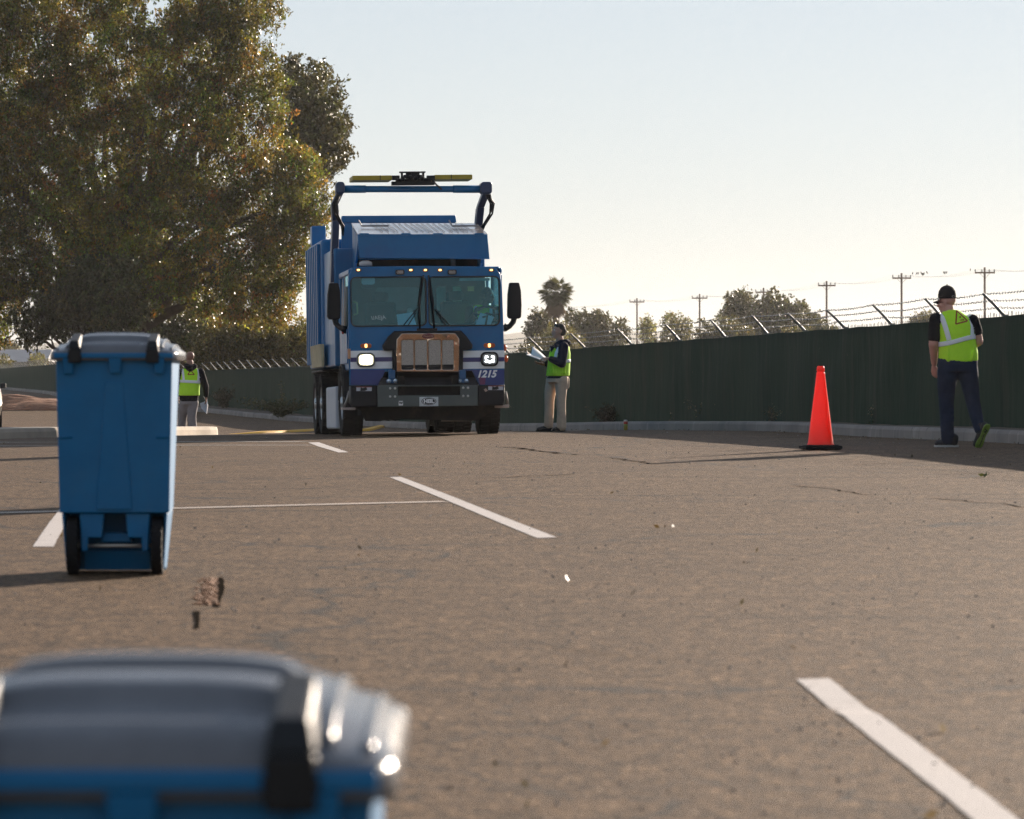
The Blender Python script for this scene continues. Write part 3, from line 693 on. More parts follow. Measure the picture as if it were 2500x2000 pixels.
def clump_tree(name, label, poly, Y0, depth, n_clumps, per, leaf, pal, pw=None, base=None, trunk_r=.4, group=None, m=None, droop=.7, rclump=(.35, .95), cat='tree', limbs=26, gap=.0, shell=False, wood_below=True, aspect=.5):
    """crown grown as many leaf sprays through a volume; poly = measured outline at distance Y0"""
    m = m or M_LEAF
    xs = [p[0] for p in poly]; ys = [p[1] for p in poly]
    x0, x1, y0, y1 = min(xs), max(xs), min(ys), max(ys); s = F / Y0
    C = []; tries = 0; seeds = RNG.uniform(0, 50, (40, 2))
    while len(C) < n_clumps and tries < n_clumps * 30:
        tries += 1
        x = RNG.uniform(x0, x1); y = RNG.uniform(y0, y1)
        if not in_poly(poly, x, y): continue
        if gap and (math.sin(x * .031 + 2) + math.sin(y * .037 + x * .011) + math.sin(x * .07 - y * .05)) < -3 + gap * 3: continue
        dx = min(abs(x - x0), abs(x - x1)) / (x1 - x0) * 2; dz = depth * (.35 + .65 * math.sqrt(min(1, dx * 2)))
        if shell and RNG.random() < .88:        # foliage sits in an outer shell of hanging lobes round an airy inside
            lob = math.sin(x * .034 + .9 * math.sin(y * .012)) * math.sin(y * .021 + x * .009 + 1) + .6 * math.sin(x * .071 + y * .023 + 2) * math.sin(y * .047 + .5)
            if lob < -.55 and RNG.random() < .7: continue
            C.append(at(x, y, Y0 - dz * (.45 + .40 * lob) + RNG.uniform(-.55, .55)))
        else: C.append(at(x, y, Y0 + RNG.uniform(-dz, dz)))
    C = np.array([tuple(c) for c in C]); n = len(C)
    R = RNG.uniform(*rclump, n)
    pa = np.array(poly, float); pb = np.roll(pa, -1, 0); px_ = np.stack([1250 + F * C[:, 0] / C[:, 1], 900 - F * (C[:, 2] - CAM_H) / C[:, 1]], 1)
    ed = np.full(n, 1e9)
    for a_, b_ in zip(pa, pb):
        u_ = np.clip(((px_ - a_) @ (b_ - a_)) / max(1e-9, (b_ - a_) @ (b_ - a_)), 0, 1); ed = np.minimum(ed, np.linalg.norm(px_ - a_ - u_[:, None] * (b_ - a_), axis=1))
    R = np.minimum(R, np.maximum(rclump[0] * .55, ed / s * .9 + RNG.uniform(.05, .40, n)))
    ptint = pal[RNG.choice(len(pal), n, p=pw)]
    # neighbouring sprays share a brightness drift, painting lit and shaded clumps into the leaves
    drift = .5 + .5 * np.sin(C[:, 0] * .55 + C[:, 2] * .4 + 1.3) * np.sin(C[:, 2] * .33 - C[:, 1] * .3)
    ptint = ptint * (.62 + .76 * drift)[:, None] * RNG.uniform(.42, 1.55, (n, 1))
    pos = []; tin = []
    for c, r, t in zip(C, R, ptint):
        k = max(14, int(per * (r / np.mean(rclump)) ** 1.6))
        # several twigs per spray, leaves along them, hanging down
        tw = 5; d = RNG.normal(size=(tw, 3)); d[:, 2] = d[:, 2] * .7 - droop; d /= np.linalg.norm(d, axis=1)[:, None]
        st = c + RNG.normal(size=(tw, 3)) * r * .33
        i = RNG.integers(0, tw, k); u = RNG.uniform(0, 1, k) ** .8
        q = st[i] + d[i] * (u * r * 1.15)[:, None] + RNG.normal(size=(k, 3)) * (r * .16)
        pos.append(q); tt = t * np.exp(.55 * RNG.normal(size=(k, 1)) - .08).clip(.25, 3.2)  # wide per-leaf brightness spread paints sunlit flecks into the leaf colour
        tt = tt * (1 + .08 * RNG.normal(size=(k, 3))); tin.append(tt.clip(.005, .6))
    pos = np.concatenate(pos); tin = np.concatenate(tin)
    if base is None: base = ((x0 + x1) / 2, Y0)
    bx = (base[0] - 1250) / F * base[1]; bz = gz(bx, base[1]) - .15
    root = thing(name, label, cat, (bx, base[1], bz), group=group)
    B = np.array([bx, base[1], bz])
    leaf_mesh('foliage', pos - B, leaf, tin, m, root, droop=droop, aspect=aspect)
    # trunk and limbs as one piece of wood each
    hi = C[:, 2].max() - bz; cen = C.mean(0) - B
    fork = Vector((cen[0] * .25, cen[1] * .25, max(1.0, hi * .16)))
    mb = MB(); mb.tube([(0, 0, -.1), (0.02, .03, fork.z * .4), fork], [trunk_r * 1.35, trunk_r, trunk_r * .85], 12)
    mb.build('trunk', M_BARK, root, smooth=True)
    mb = MB()
    for i in range(limbs):
        e = Vector(C[RNG.integers(n)] - B); mid = fork.lerp(e, .5) + Vector((RNG.normal() * .3, RNG.normal() * .3, hi * .05 + abs(e.x) * .04))
        q = [fork, fork.lerp(mid, .6) + Vector((RNG.normal() * .15, 0, .15)), mid, mid.lerp(e, .5) + Vector((RNG.normal() * .2, RNG.normal() * .2, .12)), e]
        mb.tube(q, [trunk_r * .42, trunk_r * .3, trunk_r * .2, trunk_r * .11, trunk_r * .03], 6)
        for k in range(3):
            e2 = e + Vector(RNG.normal(size=3)) * hi * .016; e2.z -= hi * .02; mb.tube([q[3], q[3].lerp(e2, .5) + Vector((0, 0, .1)), e2], [trunk_r * .08, trunk_r * .05, trunk_r * .02], 4)
    mb.build('branches', M_BARK, root, smooth=True)
    return root

# the great tree at the left: outline traced from the photograph, at its own distance, given real depth
BIG = [(-90, -70), (330, -70), (345, 10), (360, 45), (380, 40), (385, -40), (520, -70), (560, -50), (700, -40), (702, 25), (690, 62), (668, 50), (650, 78), (630, 70), (632, 92), (668, 112), (680, 150), (700, 200), (698, 250), (688, 300), (712, 335), (752, 352), (790, 392), (812, 440), (806, 500), (800, 545), (775, 585), (752, 640), (738, 660), (742, 690), (722, 700), (714, 745), (722, 772), (640, 800), (560, 770), (470, 760), (420, 700), (345, 790), (330, 720), (285, 640), (230, 660), (200, 705), (185, 740), (140, 740), (105, 780), (75, 730), (60, 750), (30, 790), (5, 845), (-90, 845)]
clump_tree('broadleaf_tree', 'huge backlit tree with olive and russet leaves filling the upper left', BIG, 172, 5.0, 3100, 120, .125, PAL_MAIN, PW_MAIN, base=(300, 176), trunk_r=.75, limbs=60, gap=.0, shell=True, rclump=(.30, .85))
# a spray of sparse branches at its top right
DARKR = [(688, 140), (715, 118), (735, 150), (752, 140), (790, 160), (798, 180), (832, 208), (836, 250), (850, 270), (848, 320), (858, 345), (852, 394), (822, 420), (790, 450), (740, 440), (690, 400), (670, 300), (680, 200)]
clump_tree('dark_tree', 'dark green tree peeking out behind the right side of the huge tree', DARKR, 205, 3.5, 330, 80, .19, PAL_DARK * .85, base=(560, 206), trunk_r=.3, limbs=14, gap=.28, m=M_LEAF2, rclump=(.3, .75), droop=.2)
DARKL = [(150, 690), (200, 625), (240, 640), (290, 620), (330, 660), (360, 760), (340, 800), (300, 790), (300, 850), (240, 830), (225, 800), (190, 815), (160, 835), (125, 800), (80, 830), (72, 865), (62, 850), (40, 800), (28, 760), (80, 740)]
clump_tree('shaded_tree', 'nearly black shaded tree with hanging boughs low at the left', DARKL, 166, 2.5, 340, 85, .17, PAL_DARK, base=(255, 168), trunk_r=.35, limbs=22, gap=.15, rclump=(.3, .75), m=M_LEAF2)  # its shade is put into the colour through the dark palette
MIDL = [(290, 700), (420, 680), (560, 740), (660, 780), (600, 880), (470, 905), (330, 900), (250, 880), (260, 800)]
clump_tree('shaded_tree', 'dark tree with dense low crown right behind the standing bin', MIDL, 190, 3, 240, 105, .19, PAL_DARK * 1.15, base=(400, 192), trunk_r=.35, limbs=20, m=M_LEAF2, rclump=(.5, 1.0))
OLV = [(480, 800), (540, 770), (600, 785), (650, 760), (700, 800), (728, 770), (790, 800), (800, 905), (620, 905), (470, 905)]
clump_tree('olive_bush', 'yellow olive bushy tree over the fence between the bald man and truck', OLV, 178, 2.2, 480, 95, .13, PAL_OLIVE * 1.2, base=(640, 179), trunk_r=.2, limbs=18, gap=.30, rclump=(.3, .75))

# trees beyond the fence on the right
def px_tree(name, label, poly, Y, n, per, leaf, pal, base, tr=.25, m=None, gap=.1, depth=3, rc=(.5, 1.2), cat='tree', droop=.1, limbs=16):
    clump_tree(name, label, poly, Y, depth, n, per, leaf, pal, base=(base, Y), trunk_r=tr, group='trees beyond the fence', m=m or M_LEAF2, gap=gap, rclump=rc, cat=cat, droop=droop, limbs=limbs)
px_tree('dark_tree', 'dark dense tree left of the palm, beside the mirror of the truck', [(1288, 880), (1290, 790), (1300, 760), (1310, 755), (1325, 762), (1345, 770), (1350, 880)], 400, 120, 80, .28, PAL_DARK, 1315)
px_tree('dark_tree', 'wide dark tree between the palm and the first utility pole', [(1375, 880), (1378, 770), (1392, 752), (1404, 752), (1412, 772), (1425, 752), (1440, 765), (1462, 752), (1470, 760), (1486, 768), (1488, 790), (1502, 795), (1505, 778), (1518, 776), (1540, 785), (1532, 820), (1520, 850), (1440, 880)], 410, 260, 80, .28, PAL_DARK, 1430)
px_tree('pale_bush', 'yellowish leafy bush at the foot of the palm', [(1305, 880), (1315, 830), (1340, 800), (1375, 790), (1400, 800), (1420, 840), (1425, 880)], 300, 120, 75, .2, PAL_PALE * .7, 1365, .1, cat='bush')
px_tree('pale_tree', 'small pale yellow tree just right of the first utility pole', [(1560, 860), (1572, 830), (1562, 800), (1565, 780), (1590, 776), (1598, 795), (1598, 830), (1610, 860)], 430, 70, 70, .26, PAL_PALE, 1585, .12, gap=.3)
px_tree('pale_tree', 'small pale yellow tree with two crowns before the second pole', [(1620, 870), (1632, 830), (1616, 790), (1625, 768), (1645, 764), (1655, 780), (1670, 768), (1685, 785), (1690, 810), (1670, 840), (1660, 870)], 425, 110, 70, .26, PAL_PALE, 1650, .12, gap=.3)
px_tree('round_tree', 'large round dark tree with sky gaps behind two utility poles', [(1752, 770), (1772, 745), (1772, 725), (1790, 712), (1806, 706), (1815, 715), (1828, 718), (1833, 740), (1848, 725), (1870, 720), (1888, 706), (1900, 712), (1910, 722), (1930, 718), (1950, 732), (1968, 742), (1974, 765), (2000, 770), (2010, 790), (2040, 800), (2052, 830), (1840, 840), (1790, 830), (1800, 800)], 450, 420, 85, .30, PAL_DARK * 1.1, 1870, .5, gap=.22, rc=(.5, 1.15), limbs=30, depth=5)
px_tree('olive_tree', 'lower olive tree in front of the large round tree', [(1695, 870), (1700, 800), (1722, 780), (1735, 790), (1760, 776), (1800, 785), (1835, 800), (1840, 840), (1830, 870)], 380, 220, 80, .24, PAL_OLIVE * .8, 1770, .25, gap=.1)
px_tree('pale_bush', 'hazy pale bush just left of the walking man in the cap', [(2212, 800), (2222, 778), (2245, 768), (2262, 764), (2285, 765), (2310, 775), (2310, 810)], 460, 110, 75, .26, PAL_PALE * .8, 2270, .15, gap=.1, cat='bush')
px_tree('low_bush', 'tiny yellow green bush peeking over the fence below the round tree', [(1912, 815), (1918, 804), (1935, 800), (1960, 803), (1985, 806), (1990, 815)], 300, 50, 60, .18, PAL_PALE * .9, 1945, .1, cat='bush', limbs=6)
px_tree('low_bush', 'low dark shrub beside the truck mirror over the fence', [(1262, 870), (1275, 850), (1290, 838), (1300, 845), (1318, 850), (1330, 870)], 260, 70, 60, .18, PAL_DARK, 1295, .1, cat='bush', limbs=6)
px_tree('low_bush', 'grey hazy scrub between the two small pale trees', [(1600, 860), (1612, 826), (1622, 815), (1634, 828), (1645, 840), (1645, 860)], 420, 40, 60, .24, PAL_OLIVE, 1622, .1, cat='bush', limbs=6, gap=.3)
px_tree('hazy_tree', 'small hazy tree above the far building at the left edge', [(5, 862), (8, 845), (22, 836), (36, 838), (45, 850), (48, 862)], 560, 60, 60, .3, PAL_OLIVE, 26, .15, limbs=6)
px_tree('hazy_bush', 'pale bush behind the far fence at the very left edge', [(-30, 900), (-20, 880), (10, 873), (24, 885), (28, 895)], 330, 70, 60, .22, PAL_PALE, 5, .1, cat='bush', limbs=5)
px_tree('hazy_bush', 'golden bush behind the far fence beside the standing bin', [(72, 895), (78, 875), (92, 868), (106, 876), (112, 892)], 330, 60, 60, .22, PAL_PALE, 92, .1, cat='bush', limbs=5)

# fan palm
def palm():
    Y = 380; s = F / Y; bx = (1357 - 1250) / s; zb = -1.2; top = at(1357, 712, Y).z - zb
    r = thing('fan_palm', 'tall fan palm with shaggy brown skirt rising above dark trees', 'palm tree', (bx, Y, zb), group='trees beyond the fence')
    m = MB(); m.tube([(0, 0, 0), (.05, 0, top * .5), (0, 0, top)], [.42, .34, .30], 12); m.build('trunk', M_BARK, r, smooth=True)
    fr = MB(); tint = []
    def frond(d, L, col, spread=.95):
        d = d.normalized(); st = Vector((0, 0, top)) + d * .1; e = st + d * L * .5
        side = d.cross(Vector((0, 0, 1))); side = side.normalized() if side.length > .05 else Vector((1, 0, 0)); upn = side.cross(d).normalized()
        for k in range(15):
            a = (k / 14 - .5) * 2 * spread * 1.35
            u = (d * math.cos(a) + side * math.sin(a)).normalized(); tip = e + u * L * .62 * random.uniform(.85, 1.1) + Vector((0, 0, -.25 * L * (.4 + abs(a) * .4)))
            w = upn.cross(u).normalized() * .055; md = e.lerp(tip, .5) + Vector((0, 0, .05))
            i0 = len(fr.v); fr.v += [tuple(e), tuple(md + w), tuple(tip), tuple(md - w)]; fr.f.append((i0, i0 + 1, i0 + 2, i0 + 3)); fr.m.append(0); tint.extend([col] * 4)
        i0 = len(fr.v); fr.v += [tuple(st - side * .03), tuple(st + side * .03), tuple(e + side * .02), tuple(e - side * .02)]; fr.f.append((i0, i0 + 1, i0 + 2, i0 + 3)); fr.m.append(0); tint.extend([(.12, .11, .04)] * 4)
    for i in range(75):
        a = random.uniform(0, 6.283); el = math.asin(random.uniform(-.85, .98))
        frond(Vector((math.cos(a) * math.cos(el), math.sin(a) * math.cos(el), math.sin(el))), random.uniform(1.15, 1.6), tuple(np.array((.060, .065, .022)) * random.uniform(.6, 1.5)))
    for i in range(60):
        a = random.uniform(0, 6.283); el = random.uniform(-1.5, -1.0)
        frond(Vector((math.cos(a) * math.cos(el), math.sin(a) * math.cos(el), math.sin(el))), random.uniform(1.2, 2.1), tuple(np.array((.13, .085, .05)) * random.uniform(.6, 1.3)), .5)
    o = fr.build('fronds', M_LEAF2, r, fix=False)
    at_ = o.data.attributes.new('tint', 'FLOAT_COLOR', 'POINT'); at_.data.foreach_set('color', np.array([(*t, 1) for t in tint]).ravel())
palm()

# weeds in front of the fence
def weed(px, py, Y, h, spread, n, label, pal, cat='weed', name='dry_weed', leaf=.035, stems=14):
    p = at(px, py, Y); X = p.x; r = thing(name, label, cat, (X, Y, gz(X, Y) + .12), group='weeds along the fence')
    mb = MB(); pos = []
    for i in range(stems):
        a = random.uniform(0, 6.28); rr = random.uniform(.1, 1) * spread; hh = h * random.uniform(.5, 1)
        q = [Vector((0, 0, 0)), Vector((math.cos(a) * rr * .35, math.sin(a) * rr * .35, hh * .55)), Vector((math.cos(a) * rr, math.sin(a) * rr, hh))]
        mb.tube(q, [.006, .004, .002], 4)
        for k in range(n):
            t = random.uniform(.15, 1); b = q[0].lerp(q[1], t * 2) if t < .5 else q[1].lerp(q[2], t * 2 - 1)
            pos.append(tuple(b + Vector((random.gauss(0, .05), random.gauss(0, .05), random.gauss(0, .04)))))
    mb.build('stems', M_BARK, r)
    pos = np.array(pos); tint = pal[RNG.integers(0, len(pal), len(pos))] * RNG.uniform(.6, 1.5, (len(pos), 1))
    leaf_mesh('leaves', pos, leaf, tint, M_LEAF2, r, droop=.2)
PW = np.array([(.09, .075, .05), (.06, .055, .03), (.14, .11, .08)])
PG = np.array([(.05, .055, .02), (.07, .07, .03), (.09, .08, .04)])
weed(1480, 1030, 76, .34, .40, 40, 'dark dead shrub under the fence left of the drink can', np.array([(.03, .024, .02), (.05, .035, .025)]), 'shrub', 'dead_shrub', .05, 30)
weed(1725, 1028, 71, .45, .40, 30, 'dry twiggy weed with pale bits at the fence right of the can', PW)
weed(2140, 1040, 58.2, .35, .16, 14, 'thin dry weed stem against the fence between cone and walking man', PW, stems=6)
weed(1885, 1030, 64.5, .28, .2, 14, 'small dry weed at the fence foot left of the cone', PW, stems=8)
weed(1655, 1030, 72.5, .3, .3, 14, 'sparse dry weed at the fence foot between shrub and twiggy weed', PW, stems=8)
weed(690, 1010, 122, .55, 1.5, 60, 'spreading grey green shrub at the fence behind the rear wheels', PG, 'shrub', 'green_shrub', .07, 40)
weed(545, 1012, 148, .9, .55, 50, 'tall brownish weed clump at the fence beside the bald man', PW * .8, 'shrub', 'tall_weed', .07, 26)
weed(688, 1000, 124.5, 1.15, .14, 26, 'single tall flowering stalk rising from the grey green shrub', PG * 1.3, 'weed', 'tall_weed', .06, 5)
weed(1262, 1030, 83.5, .6, .25, 22, 'tall dry weed against the fence beside the truck front', PW, stems=9)

# loose grit and leaf litter: nobody could count it
mb = MB()
for i in range(700):
    Y = 8.5 * math.exp(random.uniform(0, 2.0)); X = random.uniform(-.135, .135) * Y
    if X > kx(Y) - .3: continue
    r = random.uniform(.003, .008) * (1 + .012 * Y); z = gz(X, Y)
    pts = []
    for k in range(6):
        a = k * 1.047 + random.uniform(-.3, .3); pts.append((X + math.cos(a) * r * random.uniform(.7, 1.2), Y + math.sin(a) * r * random.uniform(.7, 1.2), z - .002))
    pts2 = [(X + (p[0] - X) * .6, Y + (p[1] - Y) * .6, z + r * random.uniform(.5, .9)) for p in pts]
    mb.add(pts + pts2, [(k, (k + 1) % 6, 6 + (k + 1) % 6, 6 + k) for k in range(6)] + [tuple(range(6, 12))])
M_GRIT = mat('grit', (.22, .19, .16), .85, var=.7, scale=3)
tag(mb.build('loose_grit', M_GRIT), kind='stuff')
pos = []
for i in range(70):
    Y = 9 * math.exp(random.uniform(0, 2.1)); X = random.uniform(-.14, .14) * Y
    if X > kx(Y) - .2: X = kx(Y) - random.uniform(.05, .5)
    pos.append((X, Y, gz(X, Y) + .012))
for i in range(420):
    Y = random.uniform(40, 130); X = kx(Y) - abs(random.gauss(0, .25)) - .05; pos.append((X, Y, gz(X, Y) + .015))
pos = np.array(pos)
tint = np.array([(.14, .08, .04), (.05, .04, .03), (.20, .13, .07), (.09, .06, .035), (.30, .25, .2)])[RNG.integers(0, 5, len(pos))]
tag(leaf_mesh('leaf_litter', pos, .03, tint, M_LEAF2, None, droop=0), kind='stuff')
# ================================================================== BINS, CONE, CAN
M_BINB = mat('blue_bin_plastic', (.003, .125, .285), .48, spec=.3, var=.10, scale=5, bmp=.08, bscale=220, dirt=((.012, .13, .27), 2.2))
M_BINL = mat('dark_lid_plastic', (.14, .143, .153), .20, var=.2, scale=5, bmp=.10, bscale=160)
M_BINL.node_tree.nodes['Principled BSDF'].inputs['Specular IOR Level'].default_value = .22
M_BLACK = mat('black_rubber', (.010, .010, .011), .80, spec=.2, var=.25, scale=8, bmp=.2, bscale=120)
M_BLKPL = mat('black_plastic', (.010, .011, .012), .5, spec=.3, var=.2, scale=10, bmp=.08, bscale=150)
def tyre_mesh(r, w, rim_r, lugs, n=48):
    mb = MB(); h = w / 2
    mb.lathe([(rim_r, -h * .75), (rim_r + (r - rim_r) * .3, -h), (r * .93, -h), (r * .985, -h * .86), (r, -h * .6), (r, h * .6), (r * .985, h * .86), (r * .93, h), (rim_r + (r - rim_r) * .3, h), (rim_r, h * .75), (rim_r, -h * .75)], axis='x', n=n)
    for i in range(lugs):                       # tread blocks
        a = 2 * math.pi * i / lugs; d = math.pi / lugs * .62
        for s, o in ((-1, 0), (1, math.pi / lugs)):
            x0, x1 = (s * h * .12, s * h * .98); P = []
            for rr in (r * .985, r * 1.022):
                for (x, da) in ((x0, -d), (x1, -d), (x1, d), (x0, d)):
                    rq = rr - (.012 * r if x == x1 and rr > r else 0)
                    P.append((x, rq * math.cos(a + o + da), rq * math.sin(a + o + da)))
            mb.hexa(P)
    return mb
def make_bin(label, loc, rz=0.0):
    r = thing('wheeled_bin', label, 'bin', loc, (0, 0, rz), 'blue wheeled bins set out in the lot')
    # hollow looking tapered shell: upper tub over a recessed axle bay
    m = MB()
    m.hexa([(-.262, .015, .30), (.262, .015, .30), (.252, .56, .30), (-.252, .56, .30), (-.278, -.008, 1.04), (.278, -.008, 1.04), (.276, .68, 1.04), (-.276, .68, 1.04)])
    m.hexa([(-.228, .29, .012), (.228, .29, .012), (.222, .52, .012), (-.222, .52, .012), (-.246, .29, .2985), (.246, .29, .2985), (.250, .558, .2985), (-.250, .558, .2985)])
    for s in (-1, 1):                           # skirts outside the wheels
        a, b = (-.252, -.241) if s < 0 else (.241, .252)
        m.hexa([(a * .93, .06, .03), (b * .93, .06, .03), (b * .93, .30, .03), (a * .93, .30, .03), (a, .02, .2985), (b, .02, .2985), (b, .30, .2985), (a, .30, .2985)])
    m.box(-.286, .286, -.045, .70, 1.041, 1.066)                     # rim band
    for u0, u1, v0 in ((-.243, -.19, .965), (-.024, .036, .968), (.19, .243, .965)): m.hexa([(u0 + .006, -.030, v0), (u1 - .006, -.030, v0), (u1 - .006, .02, v0), (u0 + .006, .02, v0), (u0, -.043, 1.0405), (u1, -.043, 1.0405), (u1, .02, 1.0405), (u0, .02, 1.0405)])
    m.hexa([(-.085, .006, .315), (.085, .006, .315), (.085, .03, .315), (-.085, .03, .315), (-.042, -.010, .93), (.042, -.010, .93), (.042, .02, .93), (-.042, .02, .93)])   # central rib
    for s in (-1, 1): m.hexa([(s * .20, .0, .655), (s * .268, .0, .655), (s * .268, .02, .655), (s * .20, .02, .655), (s * .20, -.006, .668), (s * .27, -.006, .668), (s * .27, .02, .668), (s * .20, .02, .668)])
    m.build('body', M_BINB, r, bevel=.012, seg=3)
    m = MB()
    for s in (-1, 1):
        X = lambda u: s * u
        m.prism([(X(.168), .035, .2975), (X(.052), .035, .2975), (X(.062), .035, .180), (X(.128), .035, .180), (X(.132), .035, .115), (X(.160), .035, .115)], (0, .05, 0))
    m.prism([(-.055, .12, .20), (.055, .12, .20), (.075, .12, .155), (-.075, .12, .155)], (0, .1, 0))
    m.hexa([(-.16, .22, .015), (.16, .22, .015), (.16, .285, .015), (-.16, .285, .015), (-.16, .18, .112), (.16, .18, .112), (.16, .285, .112), (-.16, .285, .112)])
    m.build('axle_bracket', M_BINB, r, bevel=.006)
    m = MB(); m.tube([(-.23, .075, .140), (.23, .075, .140)], .0095, 10); m.build('axle', mat('bare_steel_rod', (.42, .38, .33), .4, .8), r, smooth=True)
    for s in (-1, 1):
        w = tyre_mesh(.138, .052, .075, 22, 36).build('wheel', M_BLACK, r, bevel=0); w.location = (s * .203, .095, .140)
        hb = MB(); hb.lathe([(.0, -.022), (.03, -.022), (.034, -.012), (.074, -.016), (.076, .016), (.034, .012), (.03, .024), (0, .024)], axis='x', n=24); hb.build('hub', M_BLKPL, w, smooth=True)
    # lid: domed, ridged towards the hinge side
    m = MB(); NX, NY = 44, 110; W = .302; y0, y1 = -.035, .765
    def lz(a, b):
        e = max(0, 1 - abs(a) ** 3.4) ** .85; p = max(0, 1 - abs(2 * b - 1) ** 2.3) ** .78
        rg = 0
        if b < .96 and abs(a) < .60: rg = .011 * math.tanh(3.5 * math.sin(b * 27 + .6)) * min(1, (.60 - abs(a)) / .06) * min(1, b / .03) * min(1, (.96 - b) / .05)
        fl = -.010 * max(0, 1 - abs(abs(a) - .80) / .05)
        return 1.072 + .086 * e * p + rg * e ** .5 + fl * p
    for j in range(NY + 1):
        b = j / NY
        for i in range(NX + 1):
            a = 2 * i / NX - 1; rc = 1 - .06 * max(0, (abs(2 * b - 1) - .86) / .14) ** 2
            m.v.append((a * W * rc, y0 + (y1 - y0) * b, lz(a, b)))
    n1 = NX + 1
    m.f = [(j * n1 + i, j * n1 + i + 1, (j + 1) * n1 + i + 1, (j + 1) * n1 + i) for j in range(NY) for i in range(NX)]
    edge = [(i, 0) for i in range(NX + 1)] + [(NX, j) for j in range(1, NY + 1)] + [(i, NY) for i in range(NX - 1, -1, -1)] + [(0, j) for j in range(NY - 1, 0, -1)]
    o0 = len(m.v); ne = len(edge)
    for (i, j) in edge:
        x, y, z = m.v[j * n1 + i]; m.v.append((x * 1.012, y + (-.003 if j == 0 else 0), z - .014)); m.v.append((x * 1.012, y, z - .042)); m.v.append((x * .955, y + (.01 if j == 0 else -.01), z - .042))
    for k in range(ne):
        q = (k + 1) % ne; A = edge[k][1] * n1 + edge[k][0]; B = edge[q][1] * n1 + edge[q][0]
        m.f.append((A, o0 + 3 * k, o0 + 3 * q, B)); m.f.append((o0 + 3 * k, o0 + 3 * k + 1, o0 + 3 * q + 1, o0 + 3 * q)); m.f.append((o0 + 3 * k + 1, o0 + 3 * k + 2, o0 + 3 * q + 2, o0 + 3 * q + 1))
    m.m = [0] * len(m.f)
    lid = m.build('lid', M_BINL, r, smooth=True)
    for s in (-1, 1):                           # raised side ribs of the lid
        for x in (.226, .272):
            m = MB(); m.tube([(s * x, y0 + (y1 - y0) * b, lz(x / W, b) - .002) for b in np.linspace(.05, .95, 24)], .009, 6)
            m.build('lid_rib', M_BINL, lid, smooth=True)
    for s in (-1, 1):
        m = MB(); x0, x1 = s * .186 - .030, s * .186 + .030
        m.hexa([(x0, -.055, 1.018), (x1, -.055, 1.018), (x1, -.01, 1.018), (x0, -.01, 1.018), (x0, -.060, 1.085), (x1, -.060, 1.085), (x1, .02, 1.085), (x0, .02, 1.085)])
        m.hexa([(x0, -.060, 1.0855), (x1, -.060, 1.0855), (x1, .02, 1.0855), (x0, .02, 1.0855), (x0 + .008, -.040, 1.124), (x1 - .008, -.040, 1.124), (x1 - .008, .16, 1.162), (x0 + .008, .16, 1.162)])
        m.tube([(x0 - .004, -.036, 1.05), (x1 + .004, -.036, 1.05)], .014, 10)
        m.build('hinge', M_BLKPL, r, bevel=.006)
    return r
make_bin('standing blue bin with dark lid and black wheels, whole in view at left', ((279 - 1250) / 510, 19.6, gz(-1.91, 19.75)), rad(1.6))
make_bin('nearest blue bin, blurred and cut off by the lower left corner, ribbed lid', (-.437, 4.67, -.520), rad(.3))
bx = make_bin('blue bin hidden behind the standing bin, nearer of the two in the line', (at(282, 1200, 29.0).x, 29.0, gz(-2.8, 29)), rad(-1))
bx2 = make_bin('blue bin hidden behind the standing bin, farthest in the line of bins', (at(280, 1100, 46.0).x, 46.0, gz(-4.4, 46)), rad(1))

# cone
p = at(2003.5, 1092, 45.0); cz = gz(p.x, 45.0)
r = thing('traffic_cone', 'tall bright orange red traffic cone with black base by the kerb', 'traffic cone', (p.x, 45.0, cz), (0, 0, rad(9)))
m = MB(); P = [(.0, .052)]
prof = [(.155, .054), (.146, .066), (.139, .09), (.1335, .13), (.115, .28), (.090, .48), (.065, .68), (.047, .835), (.046, .845), (.040, .852), (.040, .866), (.046, .874), (.040, .905), (.035, .921), (.0265, .921), (.0265, .86)]
m.lathe(prof, n=40); m.build('cone_body', mat('orange_pvc', (1.0, .075, .04), .38, var=.05, scale=6, transl=.48, coat=.1), r, smooth=True)
m = MB(); a = .205
poly = [(-a, -a + .03), (-a + .03, -a), (a - .03, -a), (a, -a + .03), (a, a - .03), (a - .03, a), (-a + .03, a), (-a, a - .03)]
m.prism([(x, y, .014) for x, y in poly], (0, 0, .034)); m.prism([(x * .86, y * .86, .0485) for x, y in poly], (0, 0, .009))
for sx in (-1, 0, 1):
    for sy in (-1, 1): m.box(sx * .145 - .035, sx * .145 + .035, sy * .17 - .03, sy * .17 + .03, .0, .0135)
m.build('base', M_BLACK, r, bevel=.006)
# drink can
p = on_ground(1527.5, 1051); r = thing('drink_can', 'tall red and yellow drink can standing by the kerb', 'can', p, (0, 0, .4))
m = MB(); m.lathe([(.0, .004), (.024, .0), (.031, .010), (.0365, .016), (.0365, .155), (.030, .172), (.0275, .178), (.0275, .180), (.025, .176), (0, .176)], n=24)
mm, n_, l_, p_ = newmat('printed_can'); tcx = n_.new('ShaderNodeTexCoord'); sx = n_.new('ShaderNodeSeparateXYZ'); l_.new(tcx.outputs['Object'], sx.inputs[0])
rp = n_.new('ShaderNodeValToRGB'); e = rp.color_ramp.elements; e[0].color = (.40, .30, .06, 1); e[1].position = .6; e[1].color = (.42, .03, .02, 1); rp.color_ramp.interpolation = 'CONSTANT'
k = e.new(.42); k.color = (.30, .36, .10, 1); k = e.new(.85); k.color = (.5, .45, .4, 1)
mr = n_.new('ShaderNodeMapRange'); mr.inputs[2].default_value = .18; l_.new(sx.outputs[2], mr.inputs[0]); l_.new(mr.outputs[0], rp.inputs[0]); l_.new(rp.outputs[0], p_.inputs['Base Color'])
